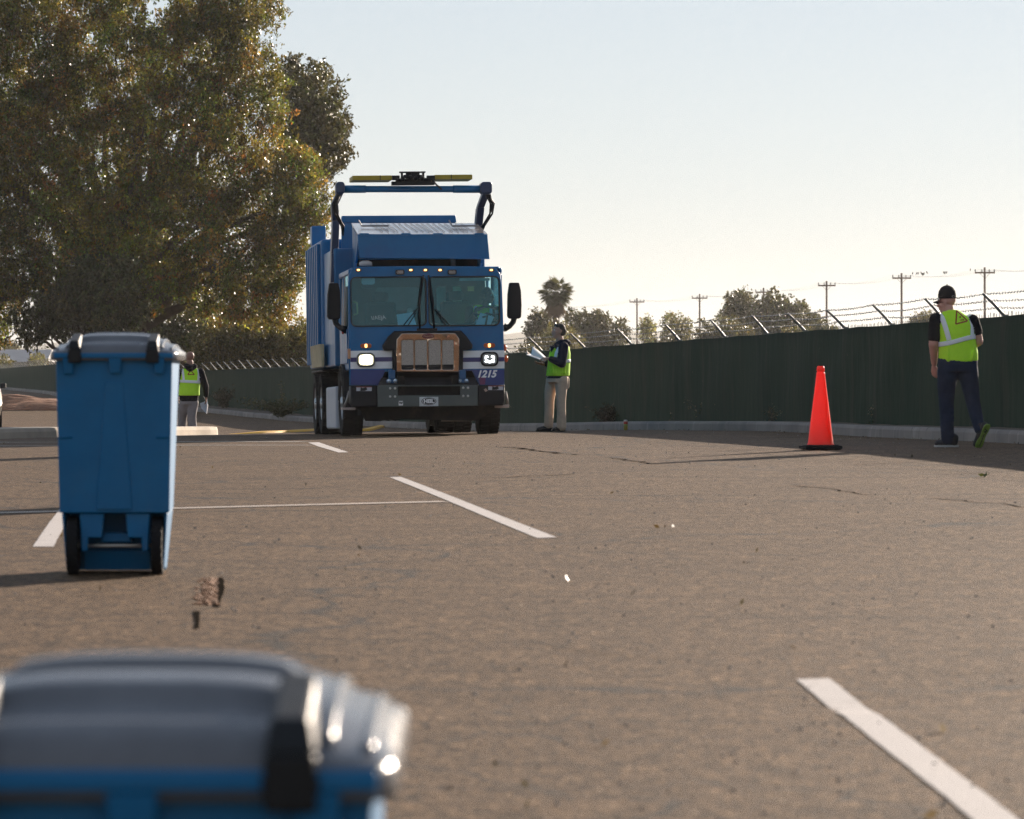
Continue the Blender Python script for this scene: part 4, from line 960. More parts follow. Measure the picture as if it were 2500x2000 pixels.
p_.inputs['Metallic'].default_value = .4; p_.inputs['Roughness'].default_value = .35
m.build('can_body', mm, r, smooth=True)
m = MB(); m.tube([(-.008, 0, .1775), (.012, 0, .1785)], .006, 6, flat=.4); m.build('pull_tab', M_GALV, r)
# a single fallen leaf
p = on_ground(2405, 1166)
o = leaf_mesh('fallen_leaf', np.array([(0, 0, .03), (.03, .02, .03), (-.03, .01, .025), (.0, -.03, .02)]), .05, np.array([(.05, .07, .02)] * 4), M_LEAF2, None, droop=0); o.location = p
tag(o, 'small curled green leaf lying alone on the asphalt at right', 'leaf')
p = on_ground(1623, 1290)
o = leaf_mesh('fallen_leaf', np.array([(0, 0, .012), (.05, .01, .014), (-.05, .0, .012)]), .045, np.array([(.08, .045, .03)] * 3), M_LEAF2, None, droop=0); o.location = p
tag(o, 'flat brown leaf lying on the asphalt below the traffic cone shadow', 'leaf')
# ================================================================== TRUCK
TX, TY = (1043 - 1250) / F * 62.3, 62.3
truck = thing('garbage_truck', 'blue front loading garbage truck with left headlight on facing the viewer', 'truck', (TX, TY, gz(TX, TY) - .02), (rad(-.75), rad(-.75), rad(6.8)))
bpy.context.view_layer.update()
TM = truck.matrix_basis.inverted()
def T(x, y, b):
    o = TM @ EYE; d = TM.to_3x3() @ ray(x, y); q = o + d * ((b - o.y) / d.y); return (q.x, q.z)
def TP(pts, b): return [T(x, y, b) for x, y in pts]
def rnd_px(x0, y0, x1, y1, r, b, n=5):          # rounded rectangle measured in the photograph at local depth b
    a = T(x0, y1, b); c = T(x1, y0, b); return rrect(a[0], a[1], c[0], c[1], r, n)
def V3(x, y, b): q = T(x, y, b); return Vector((q[0], b, q[1]))
M_TB = mat('blue_truck_paint', (.003, .132, .32), .34, var=.10, scale=1.2, coat=.05, spec=.25, dirt=((.010, .10, .25), 1.6))
M_TB2 = mat('purple_blue_paint', (.022, .045, .20), .38, var=.12, scale=1.0, coat=.12, spec=.35)
M_TW = mat('white_livery', (.84, .83, .82), .4, var=.05, scale=3)
M_TP = mat('purple_livery', (.045, .035, .15), .35, var=.1, scale=3)
M_CHR = mat('chrome', (.76, .58, .46), .12, 1.0, .05, 3)  # warm tint stands in for the sunlit ground it reflects
M_BUMP = mat('grey_green_bumper', (.075, .088, .080), .5, var=.12, scale=3)
M_TK = mat('black_truck_plastic', (.008, .008, .010), .55, spec=.25, var=.25, scale=4, bmp=.1, bscale=60)
M_CHS = mat('chassis_black', (.009, .008, .008), .85, spec=.15, var=.4, scale=4, dirt=((.05, .035, .028), 2))
M_GLS = glassmat('windscreen_glass', (.66, .88, .94), .035)
M_RUB = mat('rubber_seal', (.01, .011, .012), .6)
M_AMB = glow('amber_lamp_lit', (1.0, .33, .05), 1.5)
M_AMBH = glow('amber_lamp_core', (1.0, .50, .14), 1.7)
M_AMBO = mat('amber_lens', (.62, .13, .02), .25, transl=.3)
M_HEAD = glow('headlamp_lit', (1.0, .96, .78), 9)
M_LAMPGLINT = glow('lamp_glint_glow', (.95, .97, 1.0), 1.6)
M_GREYP = mat('pale_grey_panel', (.42, .45, .50), .5, var=.08, scale=2)
M_INT = mat('cab_trim', (.008, .021, .027), .8, var=.15, scale=3)
M_STEEL = mat('worn_steel', (.30, .27, .24), .45, .8, .25, 3)

# --- cab
f0 = 0.0
cabout = TP([(853, 941), (851, 800), (850, 690), (852, 672), (858, 658), (872, 651.5), (1040, 649.5), (1195, 651), (1212, 656), (1221, 668), (1226, 700), (1229.5, 800), (1232, 941), (1170, 941), (1153, 905), (1128, 905), (1128, 812), (962, 812), (962, 908), (940, 908), (925, 941)], f0)
winL = rnd_px(859, 677, 1038, 796, .075, f0); winR = rnd_px(1049, 676, 1217, 795, .075, f0)
cab = plate('cab', [cabout, winL, winR], f0, .07, M_TB, truck, .018)
zt = T(1043, 650, 0)[1]; xl = T(851, 700, 0)[0]; xr = T(1229, 760, 0)[0]; zb = T(1043, 941, 0)[1]; zw = T(1043, 797, 0)[1]
m = MB()                                       # sides, roof, floor and rear wall of the cab shell
for s, xx in ((-1, xl), (1, xr)):
    a, b = (xx + .004, xx + .05) if s < 0 else (xx - .05, xx - .004)
    m.box(a, b, .072, 1.95, zb + .25, zw + .03); m.box(a, b, .072, .20, zw + .032, zt - .12); m.box(a, b, 1.15, 1.25, zw + .032, zt - .12); m.box(a, b, 1.87, 1.95, zw + .032, zt - .12)
    m.box(a, b, .072, 1.95, zt - .118, zt - .03)
m.box(xl + .04, xr - .04, .072, 1.95, zt - .055, zt - .012)
m.build('cab_shell', M_TB, truck, bevel=.02)
m = MB(); bw = 1.90
w1 = TP([(918, 701), (1023, 701), (1023, 759), (918, 759)], bw); w2 = TP([(1066, 699), (1127, 699), (1127, 759), (1066, 759)], bw)
pl = plate('rear_wall', [[(xl + .06, zb + .3), (xr - .06, zb + .3), (xr - .06, zt - .06), (xl + .06, zt - .06)], rrect(w1[3][0], w1[3][1], w1[1][0], w1[1][1], .05), rrect(w2[3][0], w2[3][1], w2[1][0], w2[1][1], .05)], bw, .04, M_INT, truck)
m = MB(); m.box(w1[3][0], w1[1][0], bw + .045, bw + .05, w1[3][1], w1[1][1]); m.build('rear_window', mat('dim_view_pane', (.085, .105, .10), .15), truck)  # dim light coming through is put into the pane colour
m = MB(); m.box(w2[3][0], w2[1][0], bw + .045, bw + .05, w2[3][1], w2[1][1]); rw = m.build('rear_window', mat('daylit_view_pane', (.42, .58, .50), .12, transl=.4), truck)  # pale pane colour stands in for daylight coming through
m = MB(); xm = (w2[3][0] + w2[1][0]) / 2; m.box(xm - .05, xm + .06, bw + .02, bw + .044, w2[3][1], w2[1][1]); m.build('window_bar', M_INT, rw)
m = MB(); m.hexa([(xl + .06, .10, zb + .25), (xr - .06, .10, zb + .25), (xr - .06, .75, zb + .25), (xl + .06, .75, zb + .25), (xl + .06, .10, zw - .02), (xr - .06, .10, zw - .02), (xr - .06, .55, zw + .06), (xl + .06, .55, zw + .06)])
m.box(xl + .06, xr - .06, .1, 1.85, zb + .24, zb + .30); m.build('dashboard', M_INT, truck, bevel=.02)
for cx in (-.55, .62):
    m = MB(); m.box(cx - .25, cx + .25, 1.0, 1.5, zb + .45, zw - .03); m.box(cx - .24, cx + .24, 1.45, 1.62, zw - .05, zw + .42); m.box(cx - .13, cx + .13, 1.48, 1.60, zw + .425, zw + .58); m.build('seat', M_INT, truck, bevel=.05)
wc = V3(1190, 768, .78); m = MB()
m.lathe([(.20 + .018 * math.cos(a), .018 * math.sin(a)) for a in np.linspace(0, 6.283, 9)], n=28); m.tube([(-.2, 0, 0), (.2, 0, 0)], .014, 6); m.tube([(0, -.2, 0), (0, .02, 0)], .014, 6); m.ellipsoid((0, 0, -.01), (.06, .06, .03))
sw = m.build('steering_wheel', M_TK, truck, smooth=True); sw.location = wc; sw.rotation_euler = (rad(38), 0, 0)
for nm, w, poly in (('windscreen', winL, (857, 675, 1040, 798)), ('windscreen', winR, (1047, 674, 1219, 797))):
    x0, y0, x1, y1 = poly
    gl = plate(nm, [rnd_px(x0, y0, x1, y1, .085, f0)], f0 + .026, .008, M_GLS, truck)
    i = 1.6; plate('seal', [rnd_px(x0 - 1, y0 - 1, x1 + 1, y1 + 1, .09, f0), rnd_px(x0 + 2.6, y0 + 2.6, x1 - 2.6, y1 - 2.6, .07, f0)], f0 - .012, .03, M_RUB, gl, .004)
# things fixed inside the windscreen
M_PAPER = mat('paper', (.62, .70, .74), .8, var=.04)
plate('paper_sheet', [TP([(968, 768), (1008, 762.5), (1016, 793), (971.5, 794)], .12)], .12, .004, M_PAPER, truck)
nb = plate('number_card', [TP([(1173, 763.5), (1207, 774), (1197, 793.5), (1160.5, 793)], .12)], .12, .004, M_PAPER, truck)
text('number', '7', .19, M_TK, nb, Matrix.Translation(V3(1187, 783, .116)) @ Matrix.Rotation(rad(-14), 4, 'Y') @ FACE_CAM, bold=.006)
text('window_writing', 'I/AEJA', .085, mat('white_marker', (.55, .60, .60), .8), truck, Matrix.Translation(V3(925, 776, .015)) @ Matrix.Rotation(rad(-3), 4, 'Y') @ FACE_CAM, shear=-.2)
m = MB(); a = T(1122, 686, .11); c = T(1196, 678.5, .11); m.box(a[0], c[0], .11, .135, a[1], c[1]); m.build('sun_visor', mat('pale_visor', (.36, .52, .54), .6), truck)
m = MB(); a = T(1142, 711, 1.86); c = T(1157, 699, 1.86); m.box(a[0], c[0], 1.86, 1.895, a[1], c[1]); m.build('notice', mat('tan_notice', (.34, .27, .12), .8), truck)
m = MB(); a = V3(863, 737, .35); c = V3(864, 769, .35); m.tube([a, a + Vector((.055, 0, -.02)), c + Vector((.055, 0, .02)), c], .014, 8); m.build('grab_handle', mat('tan_handle', (.5, .36, .12), .5), truck, smooth=True)
m = MB(); a = T(883, 695, .10); c = T(915, 677.5, .10); m.prism([(x, .08, z) for x, z in rrect(a[0], a[1], c[0], c[1], .035)], (0, .08, 0)); cu = m.build('camera_housing', mat('pale_grey_plastic', (.55, .58, .60), .5), truck)
a = T(883, 704, .08); c = T(915, 695.5, .08); m = MB(); m.prism([(x, .07, z) for x, z in rrect(a[0], a[1], c[0], c[1], .02)], (0, .09, 0)); m.build('camera_lens', M_TK, cu)
m = MB(); c = V3(1001, 762, .3); m.ellipsoid(c, (.05, .05, .07)); m.tube([c + Vector((0, 0, -.15)), c], .015, 6); m.build('dash_camera', M_STEEL, truck, smooth=True)
# wipers
for s, piv, knee, foot, bl in ((1, (1034, 672), (1024, 747), (1025, 803), [((1020, 752), (985, 795)), ((1016, 764), (997, 794))]), (-1, (1046, 672), (1057, 747), (1060, 803), [((1062, 755), (1100, 795)), ((1066, 764), (1089, 794))])):
    m = MB(); m.tube([V3(*piv, -.05), V3(*knee, -.06), V3(*foot, -.05)], [.014, .016, .016], 6); m.tube([V3(piv[0] - 3 * s, piv[1] + 5, -.04), V3(knee[0] - 3 * s, knee[1], -.05)], .009, 5)
    w = m.build('wiper', M_TK, truck, smooth=True); m = MB()
    for a, c in bl: m.tube([V3(*a, -.05), V3(*c, -.045)], .008, 5)
    m.build('wiper_blade', M_TK, w, smooth=True)
m = MB(); a = T(1018, 808, -.06); c = T(1068, 801, -.06); m.box(a[0], c[0], -.06, -.005, a[1], c[1]); m.build('wiper_cowl', M_TK, truck, bevel=.01)
# lower front: livery and grille
for x0, x1 in ((855.5, 958), (1130, 1231)):
    a = T(x0, 901, 0); c = T(x1, 855.5, 0)
    bp = plate('livery_band', [[(a[0], a[1]), (c[0], a[1]), (c[0], c[1]), (a[0], c[1])]], -.008, .007, M_TW, truck)
    a = T(x0, 884, 0); c = T(x1, 872, 0); plate('purple_stripe', [[(a[0], a[1]), (c[0], a[1]), (c[0], c[1]), (a[0], c[1])]], -.012, .0035, M_TP, bp)
plate('lower_panel', [TP([(856, 902.5), (939, 902.5), (939, 909), (925, 940), (856, 940)], 0)], -.006, .005, M_TB2, truck)
lp = plate('lower_panel', [TP([(1131, 902.5), (1231, 902.5), (1231, 940), (1171, 940), (1153, 905), (1131, 905)], 0)], -.006, .005, M_TB2, truck)
plate('magenta_decal', [TP([(1168, 921), (1186, 918), (1184, 939), (1172, 939)], 0)], -.009, .0025, mat('magenta_fade', (.16, .02, .10), .35, var=.4, scale=5), lp)
text('fleet_number', '1215', .148, M_TW, truck, Matrix.Translation(V3(1187, 914, -.0095)) @ FACE_CAM, shear=.30, bold=.006)
sur = TP([(963, 808), (1126, 807), (1140, 822), (1154, 842), (1153, 851), (1148, 854), (1131, 855), (1130, 910), (959, 911), (958, 856), (939, 856), (935, 852), (934, 844), (948, 822)], -.1)
gm = TP([(968, 829), (980, 814.5), (1111, 814), (1121, 828), (1121, 908), (968, 908)], -.14)
plate('grille_surround', [sur], -.115, .10, M_TK, truck, .02)
panels = [(981, 1009), (1013.6, 1042), (1047.2, 1075.5), (1080.5, 1107)]
gr = plate('grille', [gm] + [rnd_px(a, 830, b, 903, .02, -.14, 3) for a, b in panels], -.145, .03, M_CHR, truck, .008)
mesh_m, n_, l_, p_ = newmat('grille_mesh'); nt = mesh_m.node_tree
w1_ = n_.new('ShaderNodeTexVoronoi'); w1_.inputs['Scale'].default_value = 150; tc_ = n_.new('ShaderNodeTexCoord'); l_.new(tc_.outputs['Object'], w1_.inputs['Vector'])
l_.new(mixcol(nt, ramp(nt, w1_.outputs['Distance'], .25, .5), (.16, .145, .13), (.50, .46, .42)), p_.inputs['Base Color']); p_.inputs['Metallic'].default_value = .5; p_.inputs['Roughness'].default_value = .45
for a, b in panels: plate('mesh_panel', [rnd_px(a - .4, 829.5, b + .4, 903.5, .02, -.14, 3)], -.128, .006, mesh_m, gr)
em = V3(1045, 821, -.152); m = MB(); m.lathe([(0, -.008), (.085, -.008), (.094, 0), (.094, .010)], axis='y', n=28); o = m.build('emblem', mat('dark_red_enamel', (.13, .018, .025), .25), gr, smooth=False); o.location = em; o.scale = (1, 1, .42)
text('emblem_script', 'Peterbilt', .040, M_CHR, gr, Matrix.Translation(em + Vector((0, -.009, 0))) @ FACE_CAM, shear=.2, thick=.001)
zg = em.z - .28
for o_ in [gr] + [c_ for c_ in gr.children if c_.location.length < .01]:      # the grille leans out at its top
    for v_ in o_.data.vertices: v_.co.y -= .085 * (v_.co.z - zg)
for c_ in gr.children:
    if c_.location.length > .01: c_.location.y -= .085 * (c_.location.z - zg)
bump(M_CHR.node_tree, noise(M_CHR.node_tree, 5, 2, .5), .35, .05, M_CHR.node_tree.nodes['Principled BSDF'])
# lamps
def head(x0, y0, x1, y1, lit):
    h = plate('headlight', [rnd_px(x0, y0, x1, y1, .075, -.02, 6)], -.045, .045, M_STEEL if lit else M_TK, truck, .012)
    plate('bezel', [rnd_px(x0 + 1.2, y0 + 1.2, x1 - 1.2, y1 - 1.2, .07, -.02, 6), rnd_px(x0 + 4.5, y0 + 4.5, x1 - 4.5, y1 - 4.5, .05, -.02, 6)], -.062, .02, M_BUMP if lit else M_TK, h, .006)
    cx, cy = (x0 + x1) / 2, (y0 + y1) / 2
    if lit:
        plate('lamp_glass', [rnd_px(x0 + 5, y0 + 5, x1 - 5, y1 - 5, .05, -.02, 6)], -.049, .006, glow('lamp_halo', (1, .90, .60), .55), h)
        plate('lamp_core', [rnd_px(x0 + 8.5, y0 + 7, x1 - 8.5, y1 - 7, .05, -.02, 6)], -.056, .006, M_HEAD, h)
    else:
        plate('lamp_glass', [rnd_px(x0 + 5, y0 + 5, x1 - 5, y1 - 5, .05, -.02, 6)], -.049, .006, mat('lamp_reflector', (.30, .31, .32), .2, .8), h)
        for k, (ux, uy, w, hh) in enumerate(((-7.5, -3, 4, 9), (7.5, -3, 4, 9), (-7, 6, 5, 4), (7, 6, 5, 4), (0, 7, 3.4, 5))):
            plate('lamp_glint', [rnd_px(cx + ux - w, cy + uy - hh * .6, cx + ux + w, cy + uy + hh * .6, .015, -.02, 3)], -.055 - k * .0004, .005, M_LAMPGLINT, h)  # glowing patches paint the reflections in the unlit lamp
        for ux in (-5.5, 5.5): plate('lens_pupil', [rnd_px(cx + ux - 2.6, cy - 3.5, cx + ux + 2.6, cy + 1, .012, -.02, 3)], -.060, .003, M_TK, h)
head(871, 861, 915.5, 896.5, True); head(1173.5, 859, 1216.5, 894.5, False)
for x0, x1, y in ((880, 907, 844.5), (1181, 1208.5, 843.5)):
    t_ = plate('turn_signal', [rnd_px(x0, y - 5.6, x1, y + 5.6, .033, -.01, 5)], -.02, .022, M_AMBO, truck, .006); plate('bulb', [rnd_px((x0 + x1) / 2 - 3, y - 4.4, (x0 + x1) / 2 + 3, y + 4.4, .012, -.02, 3)], -.025, .004, M_AMBH, t_)
for x in (875, 1003, 1038.6, 1074.5, 1199.5):
    t_ = plate('marker_lamp', [rnd_px(x - 7, 656, x + 7, 663.5, .018, 0, 3)], -.02, .022, mat('lamp_base', (.06, .03, .02), .4), truck); plate('bulb', [rnd_px(x - 3.6, 657.3, x + 3.6, 661.6, .012, -.02, 3)], -.026, .006, M_AMBH if x else M_AMB, t_)
for x in (976.5, 1104):
    t_ = plate('flood_lamp', [rnd_px(x - 10.5, 658.5, x + 10.5, 670.5, .02, -.05, 3)], -.085, .085, M_TK, truck, .006); plate('lamp_glass', [rnd_px(x - 8, 660.5, x + 8, 668.5, .012, -.09, 3)], -.09, .004, mat('clear_lamp', (.22, .20, .18), .3, .5), t_)
for y0, y1, x, b in ((841, 857, 1232.5, .25), (866, 886, 1236, .1)):
    c = V3(x, (y0 + y1) / 2, b); m = MB(); m.ellipsoid(c, (.03, .05, .055)); m.build('side_marker', M_AMBO, truck, smooth=True)
c = V3(852.5, 863, -.02); m = MB(); m.box(c.x - .02, c.x + .02, -.03, .05, c.z - .08, c.z + .07); m.build('corner_reflector', mat('pale_orange_lens', (.6, .30, .16), .3, transl=.2), truck)
# mirrors
def mirror(x0, y0, x1, y1, b, arm, s):
    q = [V3(x, y, b) for x, y in ((x0 + 5, y0), (x1 - 6, y0), (x1 - 1.5, y0 + 20), (x1, y0 + 55), (x1 - 1, y1 - 4), (x1 - 5, y1), (x0 + 4, y1), (x0, y1 - 7), (x0 + 1, y0 + 28))]
    m = MB(); m.prism(q, (0, .13, 0)); h = m.build('mirror', M_TK, truck, bevel=.03, seg=3)
    m = MB(); pts = [V3(x, y, bb) for x, y, bb in arm]; m.tube(pts, [.05, .042, .04, .06, .07][:len(pts)], 8); m.build('mirror_arm', M_TK, h, smooth=True)
mirror(1239.5, 690, 1274, 778, .40, ((1255, 777, .46), (1253, 786, .46), (1244, 797, .42), (1233, 801, .35), (1228, 797, .35)), 1)
mirror(799, 691, 832, 780, .55, ((818, 779, .61), (820, 790, .6), (830, 800, .5), (846, 806, .4)), -1)
# bumper and front chassis
plate('bumper', [TP([(922, 941), (1166, 940), (1167, 991), (922, 993.5)], -.35), TP([(971, 943.5), (1124, 943), (1124, 965), (971, 966)], -.35)], -.36, .05, M_BUMP, truck, .008)
plate('bumper_recess', [TP([(969, 942.5), (1126, 942), (1126, 967), (969, 967)], -.3)], -.28, .05, M_CHS, truck)
plate('bumper_corner', [TP([(856, 943), (921.5, 942), (921.5, 993), (862, 993), (856, 985)], -.3)], -.30, .35, M_TK, truck, .02)
plate('bumper_corner', [TP([(1167, 941), (1232, 940), (1233, 984), (1228, 990), (1167, 991)], -.3)], -.30, .35, M_TK, truck, .02)
m = MB(); q = [V3(x, y, 0) for x, y in ((940, 909), (1152, 906), (1169, 941), (924, 941.5))]; q2 = [V3(x, y, -.34) for x, y in ((932, 925), (1160, 923), (1166, 940), (923, 941))]
m.hexa([(q[3].x, .3, q[3].z), (q[2].x, .3, q[2].z), (q[2].x, .35, q[2].z), (q[3].x, .35, q[3].z), (q[0].x, .02, q[0].z), (q[1].x, .02, q[1].z), (q[1].x, .35, q[1].z), (q[0].x, .35, q[0].z)])
m.prism([(q2[3].x, -.34, q2[3].z), (q2[2].x, -.34, q2[2].z), (q[2].x - .05, 0, q[2].z + .12), (q[3].x + .05, 0, q[3].z + .12)], (0, .06, 0)); m.build('bumper_shelf', M_TK, truck)
for x, y in ((952.5, 948.3), (964.5, 948.3), (952.5, 968.5), (964.5, 968.5), (1131, 947), (1142.5, 947), (1131, 967), (1142.5, 967)):
    m = MB(); m.lathe([(0, -.014), (.014, -.012), (.019, -.004), (.019, .01)], V3(x, y, -.362), axis='y', n=10); m.build('bolt', mat('zinc_bolt', (.75, .72, .68), .3, .7), truck, smooth=True)
for x in (957, 1129.5):
    c = V3(x, 918, -.20); m = MB(); m.box(c.x - .05, c.x + .05, -.22, -.1, c.z - .05, c.z + .09); m.box(c.x - .085, c.x + .085, -.24, -.1, c.z - .12, c.z - .055); h = m.build('tow_hook', mat('bright_blue_paint', (.01, .09, .22), .35), truck, bevel=.015)
    for sx in (-1, 1): m = MB(); m.ellipsoid((c.x + sx * .05, -.255, c.z - .075), (.032, .03, .032)); m.build('pin_head', mat('polished_pin', (.45, .55, .65), .25, .6), h, smooth=True)
# plates and stickers
hp = plate('name_plate', [TP([(1024, 969.5), (1070, 969), (1070, 991.5), (1024, 992)], -.37)], -.372, .008, mat('white_plate', (.60, .62, .62), .4), truck)
c = V3(1047, 980, -.378); m = MB(); m.lathe([(0, -.003), (.112, -.003), (.114, .003)], axis='y', n=32); o = m.build('black_oval', M_TK, hp); o.location = c; o.scale = (1, 1, .52)
m = MB(); m.lathe([(.094, -.0048), (.101, -.0048), (.101, -.002), (.094, -.002), (.094, -.0048)], axis='y', n=32); o = m.build('oval_ring', M_TW, hp); o.location = c; o.scale = (1, 1, .52)
text('plate_lettering', 'HEIL', .078, M_TW, hp, Matrix.Translation(c + Vector((0, -.005, .0))) @ FACE_CAM, bold=.004, thick=.001)
sq = plate('small_sign', [TP([(973.5, 979), (984, 979), (984, 990), (973.5, 990)], -.37)], -.366, .005, M_TW, truck)
text('sign_mark', 'W', .055, M_TK, sq, Matrix.Translation(V3(978.8, 984.5, -.3675)) @ FACE_CAM, bold=.003, thick=.001)
for x0, x1, y0, y1 in ((870, 907.5, 944.5, 955), (1192, 1228.5, 942, 952.5)):
    st = plate('safety_sticker', [TP([(x0, y0), (x1, y0), (x1, y1), (x0, y1)], -.3)], -.305, .004, mat('pale_sticker', (.50, .50, .54), .5), truck)
    plate('sticker_strip', [TP([(x0, y0), (x1, y0), (x1, y0 + 1.6), (x0, y0 + 1.6)], -.3)], -.3085, .003, mat('red_strip', (.30, .05, .06), .5), st)
    c = V3((x0 + x1) / 2 - 1, (y0 + y1) / 2, -.3065); plate('sticker_mark', [[(c.x - .05, c.z - .03), (c.x + .02, c.z - .028), (c.x + .055, c.z - .01), (c.x + .04, c.z + .03), (c.x - .01, c.z + .012), (c.x - .045, c.z + .026)]], -.3085, .002, M_TK, st)
plate('tan_sticker', [TP([(1181, 951), (1186, 948), (1191, 954), (1185, 957)], -.3)], -.305, .004, mat('tan_label', (.45, .33, .26), .6), truck)
for pts, arm in ((((836, 995), (868, 995), (868, 1001), (836, 1001)), ((838, 997), (846, 980), (853, 955))), (((1209, 990), (1243, 988), (1243, 996), (1209, 996)), ((1241, 992), (1238, 975), (1234, 955)))):
    q = [V3(x, y, -.1) for x, y in pts]; m = MB(); m.prism(q, (0, .34, 0)); st = m.build('cab_step', mat('pale_step', (.50, .40, .36), .5, .3), truck, bevel=.008)
    m = MB(); m.tube([V3(*arm[0], 0), V3(*arm[1], 0), V3(*arm[2], 0)], .02, 6); m.build('step_bracket', M_STEEL, st, smooth=True)
# --- wheels
AX_F, AX_R1, AX_R2 = 1.22, 5.35, 6.7
def wheel(cx, y, gzoff, w=.30, side=-1, steel=True, rim_only=False):
    o = tyre_mesh(.505, w, .29, 34, 56).build('wheel', M_BLACK, truck); o.location = (cx, y, .515 + gzoff)
    h = MB(); s = side; hw = w / 2
    h.lathe([(.29, s * hw * .78), (.275, s * hw * .86), (.25, s * hw * .5), (.21, s * hw * .30), (.16, s * hw * .34), (.11, s * hw * .5), (.085, s * hw * 1.0), (0, s * hw * 1.05)], axis='x', n=32)
    h.lathe([(.29, -s * hw * .78), (.25, -s * hw * .3), (0, -s * hw * .28)], axis='x', n=24)
    rm = h.build('rim', mat('steel_rim', (.45, .50, .54), .3, .8, .1, 5), o, smooth=True)
    h = MB()
    for k in range(10): a = k * .628; h.tube([(s * hw * .3, .165 * math.cos(a), .165 * math.sin(a)), (s * hw * .55, .165 * math.cos(a), .165 * math.sin(a))], .016, 6)
    h.build('wheel_nuts', M_STEEL, rm)
    return o
def gl(x, y):                                   # local ground height under a wheel
    w = truck.matrix_basis @ Vector((x, y, 0)); return gz(w.x, w.y) - w.z
for s in (-1, 1): wheel(s * 1.06, AX_F, gl(s * 1.06, AX_F) - .004, .31, s)
for y in (AX_R1, AX_R2):
    for s in (-1, 1):
        wheel(s * 1.10, y, gl(s * 1.10, y) - .004, .27, s); wheel(s * .80, y, gl(s * .80, y) - .004, .27, -s)
m = MB()
for y in (AX_F, AX_R1, AX_R2): m.tube([(-1.0, y, .50), (-.3, y, .46), (.3, y, .46), (1.0, y, .50)], .09, 10)
m.ellipsoid((0, AX_R1, .48), (.24, .26, .24)); m.ellipsoid((0, AX_R2, .48), (.24, .26, .24)); m.build('axle', M_CHS, truck, smooth=True)
m = MB(); m.box(-.46, -.36, -.3, 8.0, .62, .92); m.box(.36, .46, -.3, 8.0, .62, .92); m.box(-1.0, 1.0, .05, .7, .34, .74); m.box(-.35, .35, .75, 2.6, .40, 1.1); m.box(-1.08, 1.08, 2.1, 2.2, .40, 1.5); m.box(-1.0, -.5, 3.0, 4.3, .55, 1.05); m.build('chassis', M_CHS, truck)
plate('front_skirt', [TP([(862, 993), (1222, 990), (1208, 1002), (1165, 1026), (1150, 1028), (950, 1023), (928, 1029), (892, 1028), (880, 1002)], 0)], -.02, .04, M_CHS, truck)
for s in (-1, 1):                               # front mudguards
    m = MB(); n = 14; x0, x1 = sorted((s * .88, s * 1.21)); P = []
    for i in range(n + 1):
        a = math.pi * (.04 + .92 * i / n); P.append((AX_F + .64 * math.cos(a), .50 + .64 * math.sin(a)))
    for i in range(n):
        (ya, za), (yb, zb_) = P[i], P[i + 1]; ka, kb = .94, .94
        m.hexa([(x0, ya, za), (x1, ya, za), (x1, yb, zb_), (x0, yb, zb_), (x0, AX_F + (ya - AX_F) * .95, .5 + (za - .5) * .95), (x1, AX_F + (ya - AX_F) * .95, .5 + (za - .5) * .95), (x1, AX_F + (yb - AX_F) * .95, .5 + (zb_ - .5) * .95), (x0, AX_F + (yb - AX_F) * .95, .5 + (zb_ - .5) * .95)])
    m.build('mudguard', M_TK, truck)
m = MB(); m.box(-1.22, -.95, 2.25, 4.25, .13, .80); m.build('fuel_tank_cover', M_GREYP, truck, bevel=.03)
a = T(1069, 1034, 5.0); c = T(1146, 1021, 5.0); m = MB(); m.box(a[0], c[0], 4.4, 4.46, a[1] + .03, c[1] + .03); m.build('under_plate', mat('tan_plate', (.36, .31, .25), .6), truck)
m = MB(); m.box(.95, 1.22, 2.25, 4.25, .35, 1.0); m.build('tool_box', M_TK, truck, bevel=.03)
for y in (AX_R1, AX_R2):
    m = MB(); m.box(-1.24, -.66, y - .62, y + .62, 1.06, 1.10); m.box(.66, 1.24, y - .62, y + .62, 1.06, 1.10); m.build('rear_mudguard', M_TK, truck, bevel=.02)
# --- body: hopper, packer body, lid and deflector
HB = 2.45
m = MB(); m.box(-1.20, 1.20, HB, 4.6, 1.12, 2.98); hop = m.build('hopper', M_TB, truck, bevel=.03)
m = MB(); m.box(-1.24, 1.24, 4.62, 7.6, 1.12, 3.22); body = m.build('packer_body', M_TB, truck, bevel=.05)
for k in range(7):
    y = 4.85 + k * .42; 
    for xa, xb in ((-1.30, -1.238), (1.238, 1.30)): m = MB(); m.box(xa, xb, y, y + .12, 1.2, 3.15); m.build('side_rib', M_TB, body, bevel=.01)
m = MB(); m.box(-.92, .92, 7.62, 10.2, .9, 3.2); m.build('tailgate_shadow_block', M_TB, truck, bevel=.05)  # unseen tailgate, lengthened so its shadow covers the traffic island
m = MB()
for k in range(22): y = 4.0 + k * .105; m.hexa([(-1.30, y, 1.14), (-1.26, y, 1.14), (-1.26, y + .09, 1.14), (-1.30, y + .09, 1.14), (-1.33, y + .02, 1.50), (-1.26, y, 1.50), (-1.26, y + .09, 1.50), (-1.33, y + .07, 1.50)])
m.build('corrugated_skirt', mat('tan_fluted_panel', (.42, .36, .22), .5, .2, .2, 4), truck)
m = MB(); m.box(-1.22, -.98, 7.0, 7.4, 3.22, 3.55); m.build('roof_box', M_TB, truck, bevel=.02)
tg = TP([(831, 544), (835, 527), (1112, 525.5), (1115, 543)], 4.4); m = MB(); m.prism([(x, 4.4, z) for x, z in tg], (0, .12, 0)); m.box(tg[0][0] + .02, tg[3][0] - .02, 4.42, 4.52, 2.9, tg[0][1]); m.build('hopper_guard', M_TB, truck, bevel=.01)
A = [V3(873, 571.5, .25), V3(1190, 571.5, .25), V3(1165, 545, 2.55), V3(858, 545, 2.55)]
